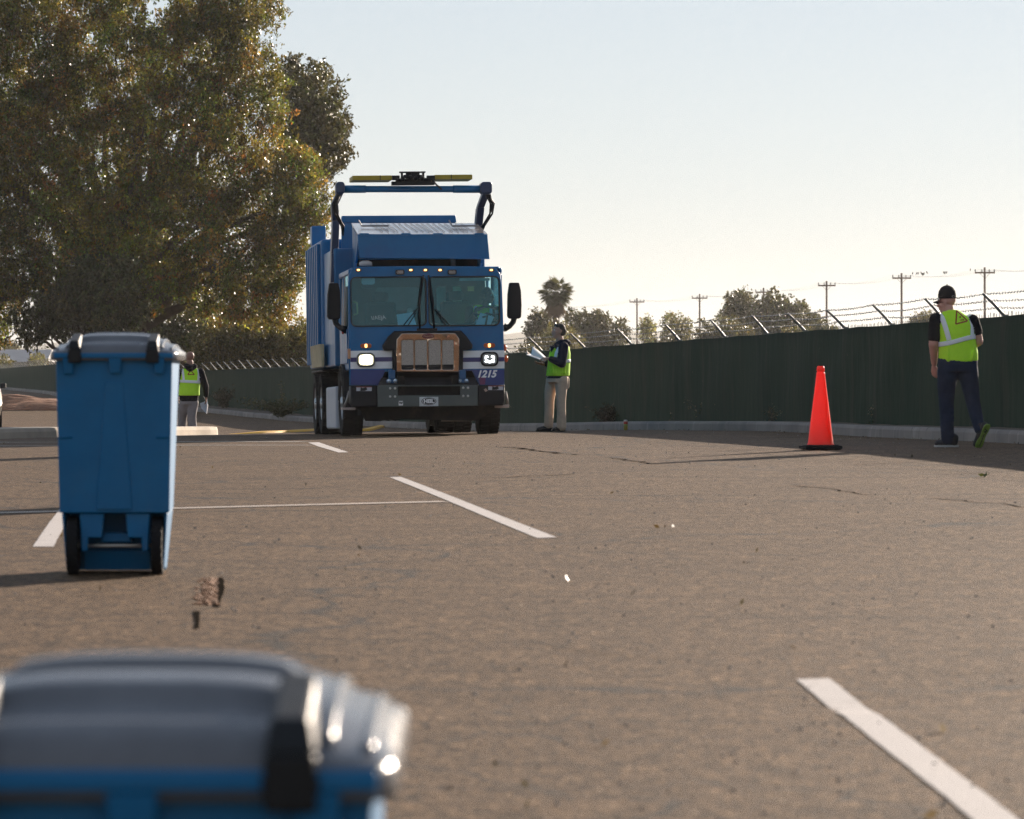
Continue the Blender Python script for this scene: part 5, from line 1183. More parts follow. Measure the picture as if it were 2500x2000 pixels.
m = MB(); m.prism(A, (0, 0, -.03)); M_LT = mat('light_worn_steel', (.42, .37, .34), .16, .5, .2, 2.0, dirt=((.16, .17, .20), 1.5)); lidt = m.build('canopy_roof', M_LT, truck)
m = MB()
for k in range(17):
    u = .14 + k * .045; d = .07 if k % 6 < 3 else .05
    a0 = A[0].lerp(A[1], u + d); a1 = A[3].lerp(A[2], u); n1 = Vector((0, 0, .012)); m.tube([a0.lerp(a1, .12) + n1, a0.lerp(a1, .92) + n1], .006, 4)
for u in (.06, .77):
    a0 = A[0].lerp(A[1], u); a1 = A[3].lerp(A[2], u); p = a0.lerp(a1, .55) + Vector((0, 0, .03)); m.tube([p + Vector((-.02, .3, .1)), p, p + Vector((.42, 0, -.0))], .014, 5)
m.build('roof_ribs', mat('dark_rib', (.22, .21, .21), .5, .4), lidt)
ap = plate('canopy_front', [TP([(873, 572.3), (1190, 572.3), (1195, 633), (877, 631)], .22)], .20, .05, M_TB, truck, .012)
m = MB()
for x in (889, 991, 1069, 1170): c = V3(x, 572, .2); m.box(c.x - .07, c.x + .07, .18, .26, c.z - .02, c.z + .015)
m.build('canopy_hinge', M_TB, ap)
m = MB(); q = V3(873, 572, .25); qb = V3(877, 630, .25)
for s, x0 in ((-1, -1.10),): m.prism([(A[0].x + .01, .26, A[0].z - .05), (A[3].x + .01, 2.55, A[3].z - .05), (A[3].x + .01, 2.55, A[3].z - .9), (A[0].x + .01, .9, A[0].z - .42)], (.03, 0, 0))
m.prism([(A[1].x - .04, .26, A[1].z - .05), (A[2].x - .04, 2.55, A[2].z - .05), (A[2].x - .04, 2.55, A[2].z - .9), (A[1].x - .04, .9, A[1].z - .42)], (.03, 0, 0)); m.build('canopy_side', M_TB, truck)
m = MB(); a = T(877, 652, 1.96); c = T(1172, 632, 1.96); m.box(a[0], c[0], 2.0, 2.42, a[1] - .6, c[1]); m.build('bulkhead', M_CHS, truck)
m = MB(); a = V3(1106.5, 652, 1.7); c = V3(1106.5, 625, 1.7); m.tube([a, c], .038, 10); m.build('exhaust_stack', M_STEEL, truck, smooth=True)
m = MB(); a = T(880, 650, .2); m.lathe([(.0, 0), (.10, 0), (.10, .05), (.05, .08), (0, .08)], (T(893, 650, .3)[0], .3, T(893, 649, .3)[1]), n=16); m.build('roof_beacon', mat('clear_dome', (.45, .42, .40), .2), truck, smooth=True)
# --- lifting arms, cross tube, forks
AB = 2.1
m = MB(); c0, c1 = V3(838, 462, AB), V3(1172, 462, AB); m.tube([c0, c1], .051, 14)
for a, b in ((838, 893), (1106, 1172)): m.tube([V3(a, 462, AB), V3(b, 462, AB)], .060, 14)
m.build('cross_tube', M_TB, truck, smooth=True)
for s, bx0, bx1, low in ((-1, 819, 840, [(830, 470, AB, .11), (816, 500, AB + .3, .10), (819, 540, AB + .55, .085), (816, 620, AB + .55, .085), (814, 690, AB + .5, .09)]), (1, 1172, 1199, [(1186, 470, AB, .11), (1172, 508, AB + .3, .10), (1167, 560, AB + .55, .09), (1172, 620, AB + .6, .09)])):
    a = T(bx0, 475, AB); c = T(bx1, 445, AB); m = MB(); m.prism([(x, AB - .14, z) for x, z in rrect(a[0], a[1], c[0], c[1], .05)], (0, .28, 0))
    pts = [V3(x, y, b) for x, y, b, r_ in low]
    for p0, p1 in zip(pts[:-1], pts[1:]):
        w = .055; m.hexa([(p1.x - w, p1.y - .13, p1.z), (p1.x + w, p1.y - .13, p1.z), (p1.x + w, p1.y + .13, p1.z), (p1.x - w, p1.y + .13, p1.z), (p0.x - w, p0.y - .16, p0.z), (p0.x + w, p0.y - .16, p0.z), (p0.x + w, p0.y + .16, p0.z), (p0.x - w, p0.y + .16, p0.z)])
    arm = m.build('lift_arm', mat('dark_blue_arm', (.010, .030, .085), .4, var=.2, scale=3), truck, bevel=.012)
    m = MB(); p = V3(bx1 - 6 if s > 0 else bx0 + 5, 476, AB - .15)
    for k in range(5):
        pts = [p + Vector((-s * .04 + s * .03 * k * .4, -.03 * k, 0)), p + Vector((s * (.02 + .03 * (k % 3)), -.05, -.14)), p + Vector((s * (.05 - .04 * (k % 2)), -.04, -.30)), p + Vector((-s * (.06 + .01 * k), .1, -.48)), p + Vector((-s * .10, .3, -.62))]
        m.tube(pts, .014, 6)
    m.build('hydraulic_hose', M_TK, arm, smooth=True)
m = MB(); b = AB - .12
def ub(x0, y0, x1, y1, d0=-.06, d1=.06, bb=None):
    bb = b if bb is None else bb; a = T(x0, y1, bb); c = T(x1, y0, bb); m.box(a[0], c[0], bb + d0, bb + d1, a[1], c[1])
ub(975, 419, 1038, 422.5); ub(991, 420, 1024, 429, -.03, .03); ub(957, 429, 975, 440); ub(1042, 429, 1061, 440); ub(956, 443, 1060, 453); ub(966, 438, 1052, 446, -.04, .05)
for x in (981, 993, 1007, 1021, 1033): ub(x - 2.2, 422.6, x + 2.2, 438, -.05, .03)
for x0, x1, y in ((978, 1036, 433), (970, 1046, 438.5), (985, 1030, 429.5)): m.tube([V3(x0, y, b - .07), V3(x1, y, b - .07)], .016, 6)
for x in (983, 1002, 1015, 1030): m.ellipsoid(V3(x, 434 + (x % 3) * 2, b - .08), (.04, .04, .04), 8, 6)
m.tube([V3(1036, 436, b - .05), V3(1056, 440, b - .05), V3(1066, 452, b - .05), V3(1078, 462, AB - .08)], .014, 6)
m.build('fork_carriage', M_TK, truck)
M_FORK = mat('yellow_fork', (.34, .25, .012), .5, var=.15, scale=5)
for xs, y0, y1 in (((860.5, 928, 956.5), 428.5, 440.8), ((1061, 1101.5, 1153), 426.5, 438.6)):
    m = MB(); a = T(xs[0], y1, b); c = T(xs[2], y0, b); m.box(a[0], c[0], b - .02, b + .60, a[1], c[1]); fk = m.build('fork', M_FORK, truck, bevel=.006)
    m = MB(); a = T(xs[1] - .8, y1, b); c = T(xs[1] + .8, y0, b); m.box(a[0], c[0], b - .026, b - .0205, a[1], c[1]); m.build('fork_seam', M_TK, fk)
# --- left side clutter seen end-on
m = MB()
for (x, y0, y1, b_) in ((843, 670, 870, 1.0), (838, 690, 905, 1.6), (846, 700, 840, .6)): m.tube([V3(x, y0, b_), V3(x - 1, (y0 + y1) / 2, b_ + .1), V3(x, y1, b_)], .022, 8)
m.build('grab_rail', M_STEEL, truck, smooth=True)
m = MB(); m.box(xl - .015, xl + .003, .30, 1.1, zb + .35, zw - .02); m.build('door_panel', M_TB, truck, bevel=.01)
m = MB(); m.box(xl + .02, xl + .028, .20, 1.15, zw + .033, zt - .12); m.build('side_window', M_GLS, truck)
m = MB(); m.box(xr - .028, xr - .02, .20, 1.15, zw + .033, zt - .12); m.build('side_window', M_GLS, truck)
for x, y in ((837, 811), (849, 812)):
    m = MB(); m.ellipsoid(V3(x, y, .8), (.02, .02, .035)); m.build('red_marker', mat('red_lens', (.6, .03, .01), .3, transl=.3), truck, smooth=True)
# ================================================================== PEOPLE
M_SKIN = mat('skin', (.46, .25, .17), .55, var=.1, scale=14, bmp=.08, bscale=90)
M_SKIN2 = mat('ruddy_skin', (.55, .28, .21), .55, var=.12, scale=14, bmp=.08, bscale=90)
M_SKIN3 = mat('brown_skin', (.25, .13, .09), .55, var=.1, scale=14)
M_VEST = mat('lime_hi_vis_fabric', (.55, 1.0, .03), .75, var=.08, scale=7, bmp=.5, bscale=16, transl=.12)
M_VTRIM = mat('yellow_vest_trim', (.62, .74, .02), .75, transl=.3)
M_REFL = mat('reflective_tape', (.92, .94, .95), .45, var=.03, scale=8, bmp=.1, bscale=40, transl=.25)
M_TEE = mat('black_tee', (.012, .012, .014), .85, spec=.1, var=.2, scale=10, bmp=.4, bscale=20)
M_NAVY = mat('navy_hoodie', (.010, .014, .026), .85, spec=.1, var=.2, scale=10, bmp=.5, bscale=18)
M_BLK = mat('black_jacket', (.012, .011, .013), .8, spec=.1, var=.2, scale=10, bmp=.5, bscale=18)
M_JEAN = mat('dark_denim', (.016, .027, .052), .85, spec=.1, var=.3, scale=6, bmp=.6, bscale=14)
M_KHAKI = mat('khaki_cotton', (.64, .47, .335), .85, var=.1, scale=6, bmp=.6, bscale=13)
M_GREYT = mat('grey_cotton', (.24, .22, .22), .85, var=.12, scale=6, bmp=.6, bscale=13)
M_SHOE = mat('black_shoe', (.012, .012, .014), .6, var=.2, scale=12)
M_SOLE = mat('green_sole', (.20, .32, .05), .6, var=.25, scale=18, bmp=.5, bscale=60)
M_PALES = mat('pale_sole', (.4, .4, .38), .6)
M_CAP = mat('charcoal_cap', (.03, .026, .024), .85, spec=.1, var=.15, scale=14, bmp=.3, bscale=70)
M_HAIR = mat('dark_hair', (.022, .016, .012), .7, var=.4, scale=30, bmp=.8, bscale=110)
M_SHEET = mat('white_sheet', (.72, .70, .70), .7, var=.03)
M_BRD = mat('clipboard_brown', (.20, .12, .07), .6)
M_TRI = mat('red_brown_print', (.30, .05, .015), .7)
M_EYE = mat('eye_white', (.6, .58, .55), .3)
def bvh_of(o):
    me = o.data; return BVHTree.FromPolygons([v.co.copy() for v in me.vertices], [tuple(p.vertices) for p in me.polygons])
def drape(name, bv, path, width, m, parent, dirn=(0, 1, 0), off=.006, thick=.004, n=26, na=5):
    dirn = Vector(dirn); P = [Vector((u, 0, v)) for u, v in path]; mb = MB(); rows = []; last = None
    L = [0]; 
    for a, b in zip(P[:-1], P[1:]): L.append(L[-1] + (b - a).length)
    for i in range(n + 1):
        s = L[-1] * i / n; k = min(max(j for j in range(len(L)) if L[j] <= s + 1e-9), len(P) - 2); t = (s - L[k]) / max(1e-9, L[k + 1] - L[k])
        c = P[k].lerp(P[k + 1], t); tg = (P[k + 1] - P[k]).normalized(); nn = Vector((-tg.z, 0, tg.x))
        row = []
        for j in range(na):
            q = c + nn * (j / (na - 1) - .5) * width; hit = bv.ray_cast(q - dirn * 2, dirn)[0]
            if hit is None: hit = Vector((q.x, last.y if last else 0, q.z))
            last = hit; row.append(hit)
        rows.append(row)
    for sgn in (off + thick, off * .3):
        for row in rows:
            for q in row: mb.v.append(tuple(q - dirn * sgn))
    K = (n + 1) * na; F_ = lambda i, j, s=0: s * K + i * na + j
    for i in range(n):
        for j in range(na - 1):
            mb.f.append((F_(i, j), F_(i, j + 1), F_(i + 1, j + 1), F_(i + 1, j))); mb.f.append((F_(i, j, 1), F_(i + 1, j, 1), F_(i + 1, j + 1, 1), F_(i, j + 1, 1)))
        mb.f.append((F_(i, 0), F_(i + 1, 0), F_(i + 1, 0, 1), F_(i, 0, 1))); mb.f.append((F_(i, na - 1), F_(i, na - 1, 1), F_(i + 1, na - 1, 1), F_(i + 1, na - 1)))
    mb.m = [0] * len(mb.f); return mb.build(name, m, parent, smooth=True)
def belt(name, bv, c, zf, width, m, parent, a0=0, a1=360, off=.006, n=72):
    mb = MB(); na = 5
    for i in range(n + 1):
        a = rad(a0 + (a1 - a0) * i / n); d = Vector((math.cos(a), math.sin(a), 0))
        for j in range(na):
            z = zf(math.cos(a), math.sin(a)) + (j / (na - 1) - .5) * width; o = Vector((c[0], c[1], z))
            hit = bv.ray_cast(o + d * 1.0, -d)[0] or o + d * .2
            mb.v.append(tuple(hit + d * off))
    mb.f = [(i * na + j, i * na + j + 1, (i + 1) * na + j + 1, (i + 1) * na + j) for i in range(n) for j in range(na - 1)]; mb.m = [0] * len(mb.f)
    o = mb.build(name, m, parent, smooth=True); s = o.modifiers.new('t', 'SOLIDIFY'); s.thickness = .004; return o
def hand(mb, wrist, d, palm_n, thumb, curl=.5, s=1.0):
    """palm, four fingers of different length bent towards palm_n, thumb leaving the side of the palm"""
    d = Vector(d).normalized(); pn = Vector(palm_n); pn = (pn - d * pn.dot(d)).normalized(); sd = d.cross(pn).normalized() * thumb
    w = Vector(wrist); mb.capsule(w - d * .02, .024 * s, w + d * .02, .025 * s)
    for k in (-1, -.33, .33, 1): mb.capsule(w + d * .02 + sd * k * .018 * s, .0155 * s, w + d * .085 * s + sd * k * .028 * s, .0135 * s, 8)
    for k, L in ((1, .066), (.33, .076), (-.33, .070), (-1, .054)):
        p = w + d * .088 * s + sd * k * .029 * s; dd = d.copy(); r = .0098 * s
        for seg, f in enumerate((.45, .32, .25)):
            dd = (dd + pn * curl * (.6 if seg else .45)).normalized(); q = p + dd * L * f * s; mb.capsule(p, r, q, r * .9, 8); p = q; r *= .9
    p = w + d * .03 + sd * .03 * s; dd = (d * .55 + sd * .75 + pn * .35).normalized(); r = .0118 * s
    for f in (.042, .036, .028): q = p + dd * f * s; mb.capsule(p, r, q, r * .92, 8); p = q; r *= .92; dd = (dd + d * .45 + pn * curl * .4).normalized()
def face(mb, c, f, up=(0, 0, 1), s=1.0):
    """skull, jaw, nose, lips, brow and ears looking along f"""
    c = Vector(c); f = Vector(f).normalized(); up = Vector(up); up = (up - f * up.dot(f)).normalized(); r = f.cross(up)
    P = lambda a, b, k: c + (r * a + f * b + up * k) * s
    M = Matrix((r, f, up)).transposed()
    def ell(p, rr): 
        o = len(mb.v); mb.ellipsoid((0, 0, 0), rr, 16, 10)
        for i in range(o, len(mb.v)): mb.v[i] = tuple(M @ Vector(mb.v[i]) + p)
    ell(P(0, -.012, .035), (.076 * s, .097 * s, .088 * s)); ell(P(0, .022, -.03), (.064 * s, .072 * s, .088 * s)); ell(P(0, .045, -.085), (.042 * s, .042 * s, .036 * s))
    mb.capsule(P(0, .090, .012), .012 * s, P(0, .110, -.026), .0155 * s, 8); ell(P(0, .090, -.056), (.026 * s, .014 * s, .009 * s)); ell(P(0, .087, -.069), (.023 * s, .013 * s, .009 * s))
    for k in (-1, 1):
        mb.capsule(P(k * .016, .088, .030), .010 * s, P(k * .046, .076, .030), .009 * s, 8); ell(P(k * .079, -.010, -.008), (.010 * s, .020 * s, .034 * s)); ell(P(k * .045, .062, -.018), (.022 * s, .02 * s, .022 * s))
    return P, M
def eyes(P, parent, s=1.0):
    for k in (-1, 1): m = MB(); m.ellipsoid(P(k * .031, .0805, .010), (.0115 * s,) * 3, 10, 8); m.build('eye', M_EYE, parent, smooth=True)

# ---- the big man walking away at the right
sc = 219.8; o = at(2330, 1091.5, 45.5); base = (o.x, 45.5, gz(o.x, 45.5))
r = thing('person', 'big man walking away in lime vest, dark cap and jeans by the fence', 'person', base, group='people in lime safety vests')
b = MB(); P, M = face(b, (-.082, .035, 1.605), (-.86, .48, -.10))
b.loft([(-.02, .02, 1.36, .13, .10), (-.05, .015, 1.45, .085, .085), (-.066, .02, 1.50, .068, .075), (-.074, .025, 1.57, .066, .074)])
b.loft([(.03, 0, .86, .17, .13), (.035, 0, 1.0, .19, .14), (.015, 0, 1.25, .185, .125), (0, 0, 1.40, .17, .10), (0, 0, 1.44, .10, .07)])
b.chain([(-.215, .01, 1.40), (-.232, .0, 1.14), (-.215, .11, .935)], [.062, .056, .034]); hand(b, (-.213, .125, .915), (.03, .25, -1), (.6, .7, 0), 1, .5)
b.chain([(.215, .0, 1.385), (.272, .035, 1.175), (.19, .23, 1.10)], [.062, .052, .034]); hand(b, (.175, .25, 1.09), (-.7, .7, -.1), (-.2, .1, -1), -1, .6)
b.chain([(-.07, 0, .88), (-.085, .02, .48), (-.075, .01, .08)], [.10, .065, .045]); b.chain([(.13, 0, .88), (.20, -.04, .50), (.255, -.21, .20)], [.10, .065, .045])
body = blob('body', b, .0075, M_SKIN2, r, 3); eyes(P, r)
m = MB(); m.loft([(.038, 0, .84, .215, .155), (.038, 0, .95, .222, .16), (.035, 0, 1.03, .205, .15)], 24)
m.chain([(-.07, 0, .86), (-.088, .015, .66), (-.088, .02, .50), (-.082, .015, .30), (-.074, .01, .09)], [.122, .103, .086, .080, .072]); m.chain([(.145, 0, .86), (.175, -.02, .66), (.203, -.045, .49), (.232, -.13, .33), (.257, -.215, .20)], [.120, .098, .080, .074, .062])
for k in range(6): z = .12 + k * .055; m.capsule((-.14 + random.uniform(0, .02), -.03, z), .020, (-.02, -.05, z + random.uniform(-.03, .03)), .017, 8)
blob('trousers', m, .012, M_JEAN, r, 3)
m = MB(); m.loft([(.035, 0, 1.0, .20, .142), (.015, 0, 1.25, .20, .135), (0, 0, 1.41, .195, .11), (-.01, .005, 1.47, .12, .085)], 24)
m.chain([(-.205, .01, 1.415), (-.226, .0, 1.225)], [.078, .075]); m.chain([(.20, .0, 1.40), (.245, .02, 1.285)], [.078, .070])
blob('shirt', m, .012, M_TEE, r, 3)
m = MB(); m.loft([(.043, 0, .925, .219, .158, 0, .17), (.042, 0, 1.02, .219, .16, 0, .12), (.035, 0, 1.12, .212, .155, 0, .05), (.02, -.005, 1.27, .203, .147), (.012, -.005, 1.36, .198, .132), (.0, -.0, 1.43, .180, .108), (-.022, .008, 1.49, .118, .085), (-.04, .015, 1.525, .082, .075)], 32)
for k in range(7): a = random.uniform(-.12, .2); m.capsule((a, -.140, .97), .014, (a + random.uniform(-.06, .06), -.138, 1.12), .008, 8)
vest = blob('safety_vest', m, .010, M_VEST, r, 3); bv = bvh_of(vest)
belt('reflective_band', bv, (.035, 0), lambda c, s: 1.185 + .045 * c, .052, M_REFL, vest, n=80)
drape('reflective_strap', bv, [(-.168, 1.478), (-.142, 1.43), (-.112, 1.33), (-.075, 1.19)], .052, M_REFL, vest); drape('reflective_strap', bv, [(.150, 1.475), (.180, 1.43), (.192, 1.34), (.186, 1.22)], .044, M_REFL, vest)
zc = lambda zx, zy: ((zx - 498) / 843, (1655 - zy) / 843)
tri = [zc(514, 374), zc(498, 503), zc(611, 474)]; cx_ = sum(p[0] for p in tri) / 3; cz_ = sum(p[1] for p in tri) / 3
for i in range(3): drape('triangle_print', bv, [tri[i], tri[(i + 1) % 3]], .015, M_TRI, vest, off=.003, thick=.001, n=10, na=3)
yh = bv.ray_cast(Vector((cx_, -2, cz_)), Vector((0, 1, 0)))[0].y - .008
text('vest_lettering', 'SAFETY', .028, M_TRI, vest, Matrix.Translation((cx_ + .0, yh, cz_ - .028)) @ Matrix.Rotation(rad(-14), 4, 'Y') @ FACE_CAM, bold=.0012, thick=.002)
m = MB(); st = []
for k in range(10): a = k * .6283 + .2; rr = .016 if k % 2 == 0 else .007; st.append((cx_ + .0 + math.sin(a) * rr, yh, cz_ + .014 + math.cos(a) * rr))
m.prism(st, (0, .004, 0)); m.build('star_print', M_TRI, vest)
m = MB(); m.loft([(-.078, .030, 1.648, .0, .0)] + [(-.080, .032, z, rx, ry, rad(-29)) for z, rx, ry in ((1.650, .102, .086), (1.69, .103, .087), (1.735, .094, .080), (1.775, .068, .060), (1.795, .03, .028))] + [(-.080, .032, 1.799, .001, .001)], 28)
cap = blob('cap', m, .006, M_CAP, r, 2)
m = MB(); m.capsule((-.080, .032, 1.797), .008, (-.080, .032, 1.804), .007, 8); m.build('cap_button', M_CAP, cap, smooth=True)
f = Vector((-.86, .48, -.10)); sd = Vector((.48, .86, 0)); m = MB(); vs_ = []
for i in range(9):
    a = (i / 8 - .5) * 2; e = Vector((-.080, .032, 1.652)) + sd * a * .075
    vs_.append((e + f * (.065 - .02 * a * a), e + f * (.165 - .055 * a * a) + Vector((0, 0, -.022 - .020 * a * a))))
v_ = [tuple(p) for q in vs_ for p in q]; v2 = [(x, y, z - .005) for x, y, z in v_]
fs = [(2 * i, 2 * i + 1, 2 * i + 3, 2 * i + 2) for i in range(8)] + [(18 + 2 * i, 18 + 2 * i + 2, 18 + 2 * i + 3, 18 + 2 * i + 1) for i in range(8)] + [(2 * i + 1, 18 + 2 * i + 1, 18 + 2 * i + 3, 2 * i + 3) for i in range(8)] + [(0, 18, 19, 1), (16, 17, 35, 34)]
m.add(v_ + v2, fs); m.build('cap_brim', M_CAP, cap)
m = MB(); m.lathe([(.010, -.002), (.019, 0), (.021, .002), (.010, .002)], axis='y', n=16); o = m.build('cap_logo', mat('grey_embroidery', (.16, .13, .12), .8), cap); o.location = (-.018, -.060, 1.672); o.rotation_euler = (0, 0, rad(28)); o.scale = (1.2, 1, .7)
m = MB()
for k in (-1, 1): e = P(k * .034, .098, .010); m.ellipsoid(e, (.016, .018, .017), 10, 8); m.tube([P(k * .05, .09, .014), P(k * .080, .0, .006)], .0035, 5)
m.build('sunglasses', M_TK, r, smooth=True)
m = MB(); m.chain([(.0, .03, .058), (-.09, .035, .052), (-.185, .03, .040)], [.046, .048, .034]); m.capsule((-.005, .02, .10), .055, (-.005, .02, .06), .05); s1 = blob('shoe', m, .007, M_SHOE, r, 3)
m = MB(); m.loft([(-.085, .032, .0, .138, .046), (-.085, .032, .012, .140, .048), (-.085, .032, .022, .138, .046)], 24); m.build('shoe_sole', M_PALES, s1, smooth=False)
h, t_ = Vector((.305, -.275, .245)), Vector((.222, -.175, .028)); m = MB(); m.chain([h, h.lerp(t_, .5) + Vector((0, .03, 0)), t_ + Vector((0, .02, .01))], [.042, .045, .036]); m.capsule((.262, -.215, .235), .05, h.lerp(t_, .2) + Vector((-.01, .03, 0)), .048); s2 = blob('shoe', m, .007, M_SHOE, r, 3)
ax = (t_ - h).normalized(); sd = Vector((1, .25, .35)); sd = (sd - ax * sd.dot(ax)).normalized(); nn = ax.cross(sd).normalized(); nn = nn if nn.y < 0 else -nn
m = MB(); out = []
for u, w in ((-.045, .022), (-.02, .040), (.03, .044), (.085, .036), (.12, .034), (.17, .046), (.215, .049), (.255, .038), (.275, .018)): out.append((u, w))
poly = [h + ax * u + sd * w + nn * .040 for u, w in out] + [h + ax * u - sd * w + nn * .040 for u, w in reversed(out)]
m.prism(poly, nn * .014); so = m.build('shoe_sole', M_SOLE, s2, bevel=.004)
m = MB(); p = h + ax * .03 + nn * .056
for q0, q1 in (((-.015, -.02), (.005, .018)), ((.005, .018), (.02, -.015)), ((.02, -.015), (.035, .015))): m.tube([p + ax * q0[0] + sd * q0[1], p + ax * q1[0] + sd * q1[1]], .005, 5)
m.tube([p + ax * .05, p + ax * .20 + sd * .005], .004, 5); m.build('sole_groove', M_SHOE, so)

# ---- the man with the clipboard
o = at(1351, 1053.3, 66.6); base = (o.x, 66.6, gz(o.x, 66.6))
r = thing('person', 'man in navy hoodie, lime vest and khaki trousers reading a clipboard', 'person', base, group='people in lime safety vests')
b = MB(); fdir = Vector((-.93, -.30, .20)); P, M = face(b, (.082, .0, 1.628), fdir, s=1.02)
b.loft([(.12, 0, 1.34, .12, .12), (.115, 0, 1.43, .075, .08), (.108, 0, 1.48, .060, .062), (.095, 0, 1.56, .060, .062)])
b.loft([(.075, 0, .84, .14, .16), (.085, 0, 1.0, .15, .165), (.10, 0, 1.25, .15, .18), (.12, 0, 1.38, .11, .17), (.12, 0, 1.43, .07, .09)])
b.chain([(.165, -.19, 1.385), (.13, -.262, 1.105), (-.06, -.215, 1.185)], [.056, .048, .032]); hand(b, (-.085, -.205, 1.19), (-1, .30, .02), (.1, .3, -.9), 1, .75)
b.chain([(.09, .19, 1.385), (.06, .235, 1.105), (-.14, .12, 1.10)], [.056, .048, .032]); hand(b, (-.165, .10, 1.10), (-1, -.45, .12), (0, .1, 1), -1, .55)
b.chain([(.0, .085, .86), (-.065, .085, .50), (-.075, .085, .09)], [.09, .06, .042]); b.chain([(.12, -.085, .86), (.125, -.085, .50), (.135, -.085, .09)], [.09, .06, .042])
body = blob('body', b, .0075, M_SKIN, r, 3); eyes(P, r)
m = MB(); m.ellipsoid(P(0, -.022, .058), (.085, .083, .082), 16, 10); m.ellipsoid(P(0, -.052, .02), (.078, .076, .085), 16, 10); m.capsule(P(-.05, .045, .085), .03, P(.05, .045, .085), .03)
blob('hair', m, .006, M_HAIR, r, 2)
m = MB(); m.loft([(.068, 0, .80, .168, .19), (.07, 0, .90, .175, .19), (.085, 0, 1.0, .155, .175)], 24)
m.chain([(.0, .085, .84), (-.05, .085, .66), (-.064, .085, .51), (-.068, .085, .34), (-.078, .085, .11)], [.120, .097, .083, .078, .076]); m.chain([(.128, -.085, .84), (.125, -.085, .66), (.124, -.085, .51), (.128, -.085, .34), (.134, -.085, .075)], [.118, .095, .080, .076, .074])
for k in range(5): z = .10 + k * .035; m.capsule((-.13, .05, z), .024, (-.02, .04, z + random.uniform(-.02, .02)), .022, 8); m.capsule((.07, -.13, z - .02), .022, (.19, -.12, z + random.uniform(-.02, .01)), .022, 8)
m.capsule((.235, -.06, .86), .03, (.228, -.06, .73), .034, 8); blob('trousers', m, .012, M_KHAKI, r, 3)
m = MB(); m.loft([(.07, 0, .865, .178, .20), (.085, 0, 1.0, .17, .195), (.10, 0, 1.25, .165, .19), (.12, 0, 1.39, .13, .175), (.125, 0, 1.45, .095, .10)], 24)
m.chain([(.165, -.185, 1.38), (.135, -.262, 1.11), (-.035, -.218, 1.178)], [.083, .074, .052]); m.chain([(.09, .185, 1.38), (.06, .235, 1.11), (-.11, .13, 1.105)], [.083, .074, .052])
m.loft([(.13, 0, 1.40, .125, .125), (.145, 0, 1.455, .105, .11), (.165, 0, 1.50, .075, .085)], 20); m.chain([(.20, -.07, 1.46), (.235, 0, 1.44), (.20, .07, 1.46)], [.045, .055, .045]); m.chain([(.06, -.05, 1.42), (.035, 0, 1.36), (.06, .05, 1.42)], [.035, .03, .035])
blob('hoodie', m, .011, M_NAVY, r, 3)
m = MB(); m.loft([(.072, 0, .905, .192, .215), (.080, 0, 1.0, .190, .212), (.095, 0, 1.15, .182, .205), (.105, 0, 1.28, .172, .190), (.12, 0, 1.37, .142, .172), (.13, 0, 1.425, .10, .135)], 32)
for k in range(7): a = random.uniform(-.08, .2); m.capsule((a, -.205, .95), .014, (a + random.uniform(-.04, .04), -.195, 1.08), .008, 8)
vest = blob('safety_vest', m, .010, M_VEST, r, 3); bv = bvh_of(vest)
drape('reflective_strap', bv, [(.145, 1.42), (.085, 1.36), (.045, 1.28), (.03, 1.20)], .050, M_REFL, vest); belt('reflective_band', bv, (.09, 0), lambda c, s: 1.15, .05, M_REFL, vest, -75, 75)
drape('reflective_strap', bv, [(-.02, 1.385), (-.045, 1.33)], .045, M_REFL, vest)
m = MB(); m.prism([(-.052, -.135, 1.40), (.045, -.125, 1.415), (-.045, -.180, 1.275)], (0, .03, 0)); m.build('collar_gap', M_NAVY, vest)
for (x0, y0, x1) in ((-.035, .085, -.275), (.185, -.085, -.025)):
    m = MB(); m.chain([(x0 - .03, y0, .055), (x0 * .5 + x1 * .5, y0 - .01, .05), (x1 + .035, y0 - .02, .038)], [.046, .046, .034]); m.capsule((x0 - .05, y0, .10), .05, (x0 - .04, y0, .06), .05); s_ = blob('shoe', m, .007, M_SHOE, r, 3)
    m = MB(); c_ = (x0 + x1) / 2; m.loft([(c_, y0 - .01, 0, .132, .044), (c_, y0 - .01, .02, .136, .047)], 20); m.build('shoe_sole', M_SHOE, s_)
# clipboard and papers are held, so they are things of their own
R0 = Vector(base); A0 = R0 + Vector((-.440, -.10, 1.245)); A1 = R0 + Vector((-.135, -.16, 1.135)); W_ = Vector((.02, .24, .03)); nrm = (A1 - A0).cross(W_).normalized(); nrm = nrm if nrm.z > 0 else -nrm
cb = thing('clipboard', 'clipboard with curling papers held by the man in khaki trousers', 'clipboard', A0)
m = MB(); m.prism([A0 - A0, A1 - A0, A1 + W_ - A0, W_], -nrm * .006); m.build('board', M_BRD, cb)
m = MB(); q = [A0.lerp(A1, .0), A0.lerp(A1, .97), A0.lerp(A1, .97) + W_ * .92, A0.lerp(A1, .0) + W_ * .92]; m.prism([p + nrm * .002 - A0 for p in q], nrm * .008); m.build('papers', M_SHEET, cb)
m = MB(); p0 = A0.lerp(A1, .22); p1 = A0.lerp(A1, .95); up_ = Vector((0, 0, 1)); N_ = 8; V_ = []
for i in range(N_ + 1):
    t = i / N_; e = p1.lerp(p0, t); V_ += [e + W_ * .3 + nrm * .014, e + W_ * .75 + up_ * (.10 * math.sin(t * 1.4) + .04) + Vector((.02, 0, 0))]
fs = [(2 * i, 2 * i + 1, 2 * i + 3, 2 * i + 2) for i in range(N_)]; m.add([tuple(v - A0) for v in V_], fs); sh = m.build('turned_sheet', M_SHEET, cb, smooth=True); s_ = sh.modifiers.new('t', 'SOLIDIFY'); s_.thickness = .002
